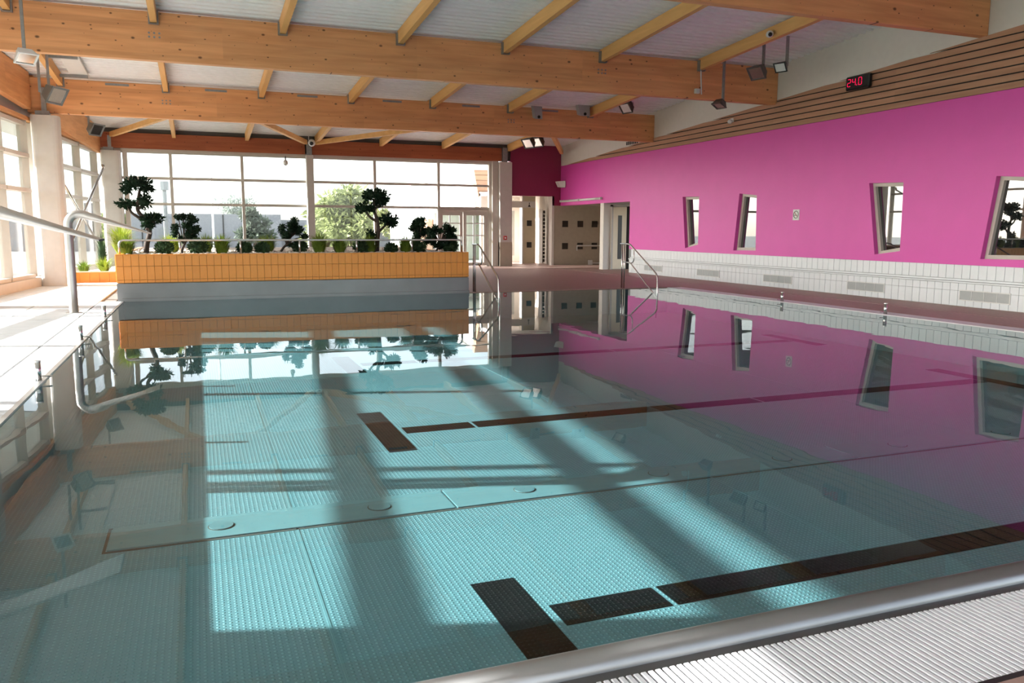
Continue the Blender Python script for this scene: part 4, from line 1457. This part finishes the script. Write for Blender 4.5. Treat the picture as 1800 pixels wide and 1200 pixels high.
# security cameras
for px, py, Y_, lb in ((548, 251, 33.0, 'white dome camera at the head of the centre post'), (1353, 60, 16.2, 'white bullet camera on a joist above the right floodlights')):
    c = unpx(px, py, Y_)
    if Y_ < 30:
        c = unpx(px, py, Y_*12.62/c.x)
    e = empty('security_camera', c, lb, 'camera', 'security cameras')
    MB().ell(c, (.14, .14, .14) if Y_ > 30 else (.08, .10, .08), 14, 8).build('housing', 'white_plastic', e, smooth=True)
    MB().ell(c+Vector((-.02, -.09, -.03)) if Y_ > 30 else c+Vector((-.03, -.06, -.02)), .08 if Y_ > 30 else .05, 12, 7).build('lens', 'black_plastic', e, smooth=True)
    if Y_ > 30:
        MB().tube([c+Vector((0, .05, .05)), c+Vector((0, .72, .12))], .04, 8).build('arm', 'white_plastic', e)
        MB().tube([c+Vector((-.1, .1, .1)), c+Vector((-.1, .1, .3))], .015, 6).build('antenna', 'white_plastic', e)
    else:
        MB().tube([c+Vector((0, .05, .0)), c+Vector((.13, .08, .04)), (12.76, c.y+.1, zr(c.y+.1)-.2)], .03, 8).build('arm', 'black_plastic', e)
c = unpx(502, 286, 33.6)
e = empty('ceiling_sensor', c, 'tiny pale sensor hanging at the head of the back glazing', 'sensor')
MB().ell(c, (.10, .10, .12), 10, 6).build('body', 'white_plastic', e, smooth=True)
MB().tube([c, c+Vector((0, .05, .26))], .03, 6).build('stem', 'grey_metal', e)
# thin conduit rods with junction box on the big beam
c = unpx(1232, 120, 19.15)
e = empty('conduit', c, 'thin pale conduit with a small junction box on the big beam', 'conduit')
MB().tube([c, unpx(1233, 166, 19.15)], .018, 6).build('rod', 'white_plastic', e)
c2 = unpx(1226, 160, 19.15)
MB().box(c2.x-.06, c2.x+.06, c2.y-.03, c2.y+.07, c2.z-.06, c2.z+.06).build('junction_box', 'white_plastic', e)
# cable tray along the left joist
e = empty('cable_tray', (-2.75, 22.5, 5.6), 'flat grey cable tray beside the leftmost joist', 'tray')
MB().hexa([(-2.98, 19.5, zr(19.5)-.12), (-2.55, 19.5, zr(19.5)-.12), (-2.55, 25.5, zr(25.5)-.12), (-2.98, 25.5, zr(25.5)-.12),
           (-2.98, 19.5, zr(19.5)-.06), (-2.55, 19.5, zr(19.5)-.06), (-2.55, 25.5, zr(25.5)-.06), (-2.98, 25.5, zr(25.5)-.06)]).build('tray', 'white_plastic', e)
for y in (21.2, 23.2, 25.2):
    MB().box(-3.22, -2.55, y-.05, y+.05, zr(y)-.2, zr(y)-.125).build('bracket', 'galv', e)

# ================================================================== OUTSIDE
og = MB().box(-150, 150, YB+.4, 200, -.4, -.15)
tag(og.build('ground_outside', 'asphalt'), 'pale paved ground outside the back glazing', kind='structure')
og = MB().box(-150, -9, -100, YB+.4, -.4, -.15)
tag(og.build('lawn_outside', 'grass_ground'), 'lawn outside the left glazing', kind='structure')
# white wing building at the right
e = empty('white_building', (14, 48, 0), 'sunlit white building wing seen through the right panes', 'building')
MB().box(13.0, 24, 46.5, 58, -.15, 4.35).build('wall', 'white_wall_out', e)
MB().box(13.0, 24, 38.9, 46.5, 2.55, 4.35).build('upper_wall', 'white_wall_out', e)
MB().box(15.6, 24, 39.2, 46.5, -.15, 2.55).build('green_wall', 'green_render', e)
for k in range(4):
    MB().box(15.55, 15.6, 40+k*1.5, 40.4+k*1.5, 1.5, 2.0).build('window', 'mirror_pane', e)
for k in range(4):
    MB().box(15.55, 15.6, 40+k*1.5, 40.4+k*1.5, .3, .9).build('window', 'mirror_pane', e)
MB().box(12.9, 24, 38.8, 58.1, 4.35, 4.5).build('parapet', 'white_wall_out', e)
for k in range(8):
    z = 2.45+k*.255
    sl_ = .045*k
    MB().hexa([(13.12-sl_, 38.35, z+.012), (17, 38.35, z+.012), (17, 38.85, z+.012), (13.12-sl_, 38.85, z+.012), (13.075-sl_, 38.35, z+.25), (17, 38.35, z+.25), (17, 38.85, z+.25), (13.075-sl_, 38.85, z+.25)]).build('plank', 'cladding_wood', e)
MB().tube([(12.85, 57, -.1), (12.85, 57, 3.6)], .12, 8).build('downpipe', 'white_plastic', e)
MB().box(12.6, 13.0, 56.7, 57.3, 3.6, 4.1).build('rainwater_box', 'white_plastic', e)
MB().box(12.9, 13.0, 46.6, 49.2, 0, 2.2).build('side_door', 'cladding_wood', e)
# a far wing behind the glazed door
e = empty('far_building', (14, 75, 0), 'grey and green building with small square windows seen through the door glass', 'building')
MB().box(17, 34, 75, 80, -.15, 3.1).build('wall', 'grey_building', e)
# grey building at the left
e = empty('grey_building', (0, 70, 0), 'long low grey building beyond the left panes', 'building')
MB().box(-14, 6.5, 70, 78, -.15, 2.75).build('wall', 'grey_building', e)
MB().box(6.5, 16, 72, 78, -.15, 2.35).build('wing', 'grey_building', e)
MB().box(-8, -7.2, 70.5, 71.5, 2.75, 3.5).build('chimney', 'grey_building', e)
for x in (-4, -1, 2, 4.6):
    MB().box(x-.04, x+.04, 69.95, 70, 0, 2.7).build('panel_joint', 'dark_gap', e)
for x in (-10, -7):
    MB().box(x-.7, x+.7, 69.94, 70, 1.0, 2.1).build('window', 'mirror_pane', e)


def tree(base, h, r, mt, label, seed, n_=2600, name='garden_tree'):
    rnd_ = random.Random(seed)
    bx_, by_, bz_ = base
    e = empty(name, base, label, 'tree')
    MB().tube([(bx_, by_, bz_), (bx_+.1, by_, bz_+h*.3), (bx_, by_, bz_+h*.75)], [.16, .12, .05], 8).build('trunk', 'bark', e)
    m_ = MB()
    for k in range(14):
        a = rnd_.uniform(0, 6.28)
        q = rnd_.uniform(.1, .75)
        zz = bz_+h*(.28+.58*rnd_.random())
        rr = r*rnd_.uniform(.32, .5)*(1.15-.5*(zz-bz_)/h)
        c = (bx_+math.cos(a)*r*q*(1.2-.8*(zz-bz_)/h), by_+math.sin(a)*r*q*.6, zz)
        m_.leaves(c, (rr, rr, rr*.8), n_//14, .30, rnd_, 0, .2)
    m_.build('crown', mt, e)


def at(px, Y_):
    return (unpx(px, 430, Y_).x, Y_, -.15)


tree(at(612, 48), 4.35, 3.0, 'leaf_tree', 'broad yellow-green tree right of the centre post', 31, 3600)
tree(at(575, 55), 3.6, 2.0, 'leaf_tree', 'yellowish tree seen directly behind the centre post', 32, 2000)
tree(at(447, 62), 3.5, 1.5, 'leaf_tree_dark', 'dark compact tree beside the grey building', 33, 2600)
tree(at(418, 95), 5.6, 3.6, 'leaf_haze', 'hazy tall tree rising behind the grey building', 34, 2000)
tree(at(205, 50), 3.0, 1.2, 'leaf_tree', 'small bright tree behind the back left corner', 35, 1200)
tree(at(690, 70), 3.4, 2.4, 'leaf_tree', 'low tree left of the white building', 36, 1500)
for px, Y_, h, r_, mt, nm, lb in ((292, 52, 4.3, .13, 'grey_metal', 'lamp_post', 'grey lamp post behind the left cloud-pruned tree'), (375, 60, 9.0, .07, 'white_plastic', 'flag_pole', 'thin white flagpole in the second window column')):
    x = unpx(px, 400, Y_).x
    e = empty(nm, (x, Y_, -.15), lb, 'post')
    MB().tube([(x, Y_, -.15), (x, Y_, h)], r_, 8).build('shaft', mt, e)
    if nm == 'lamp_post':
        MB().tube([(x, Y_, h-.5), (x, Y_, h)], r_*2.0, 8).build('head', mt, e)
    else:
        MB().ell((x, Y_, h), .14, 8, 6).build('finial', mt, e)
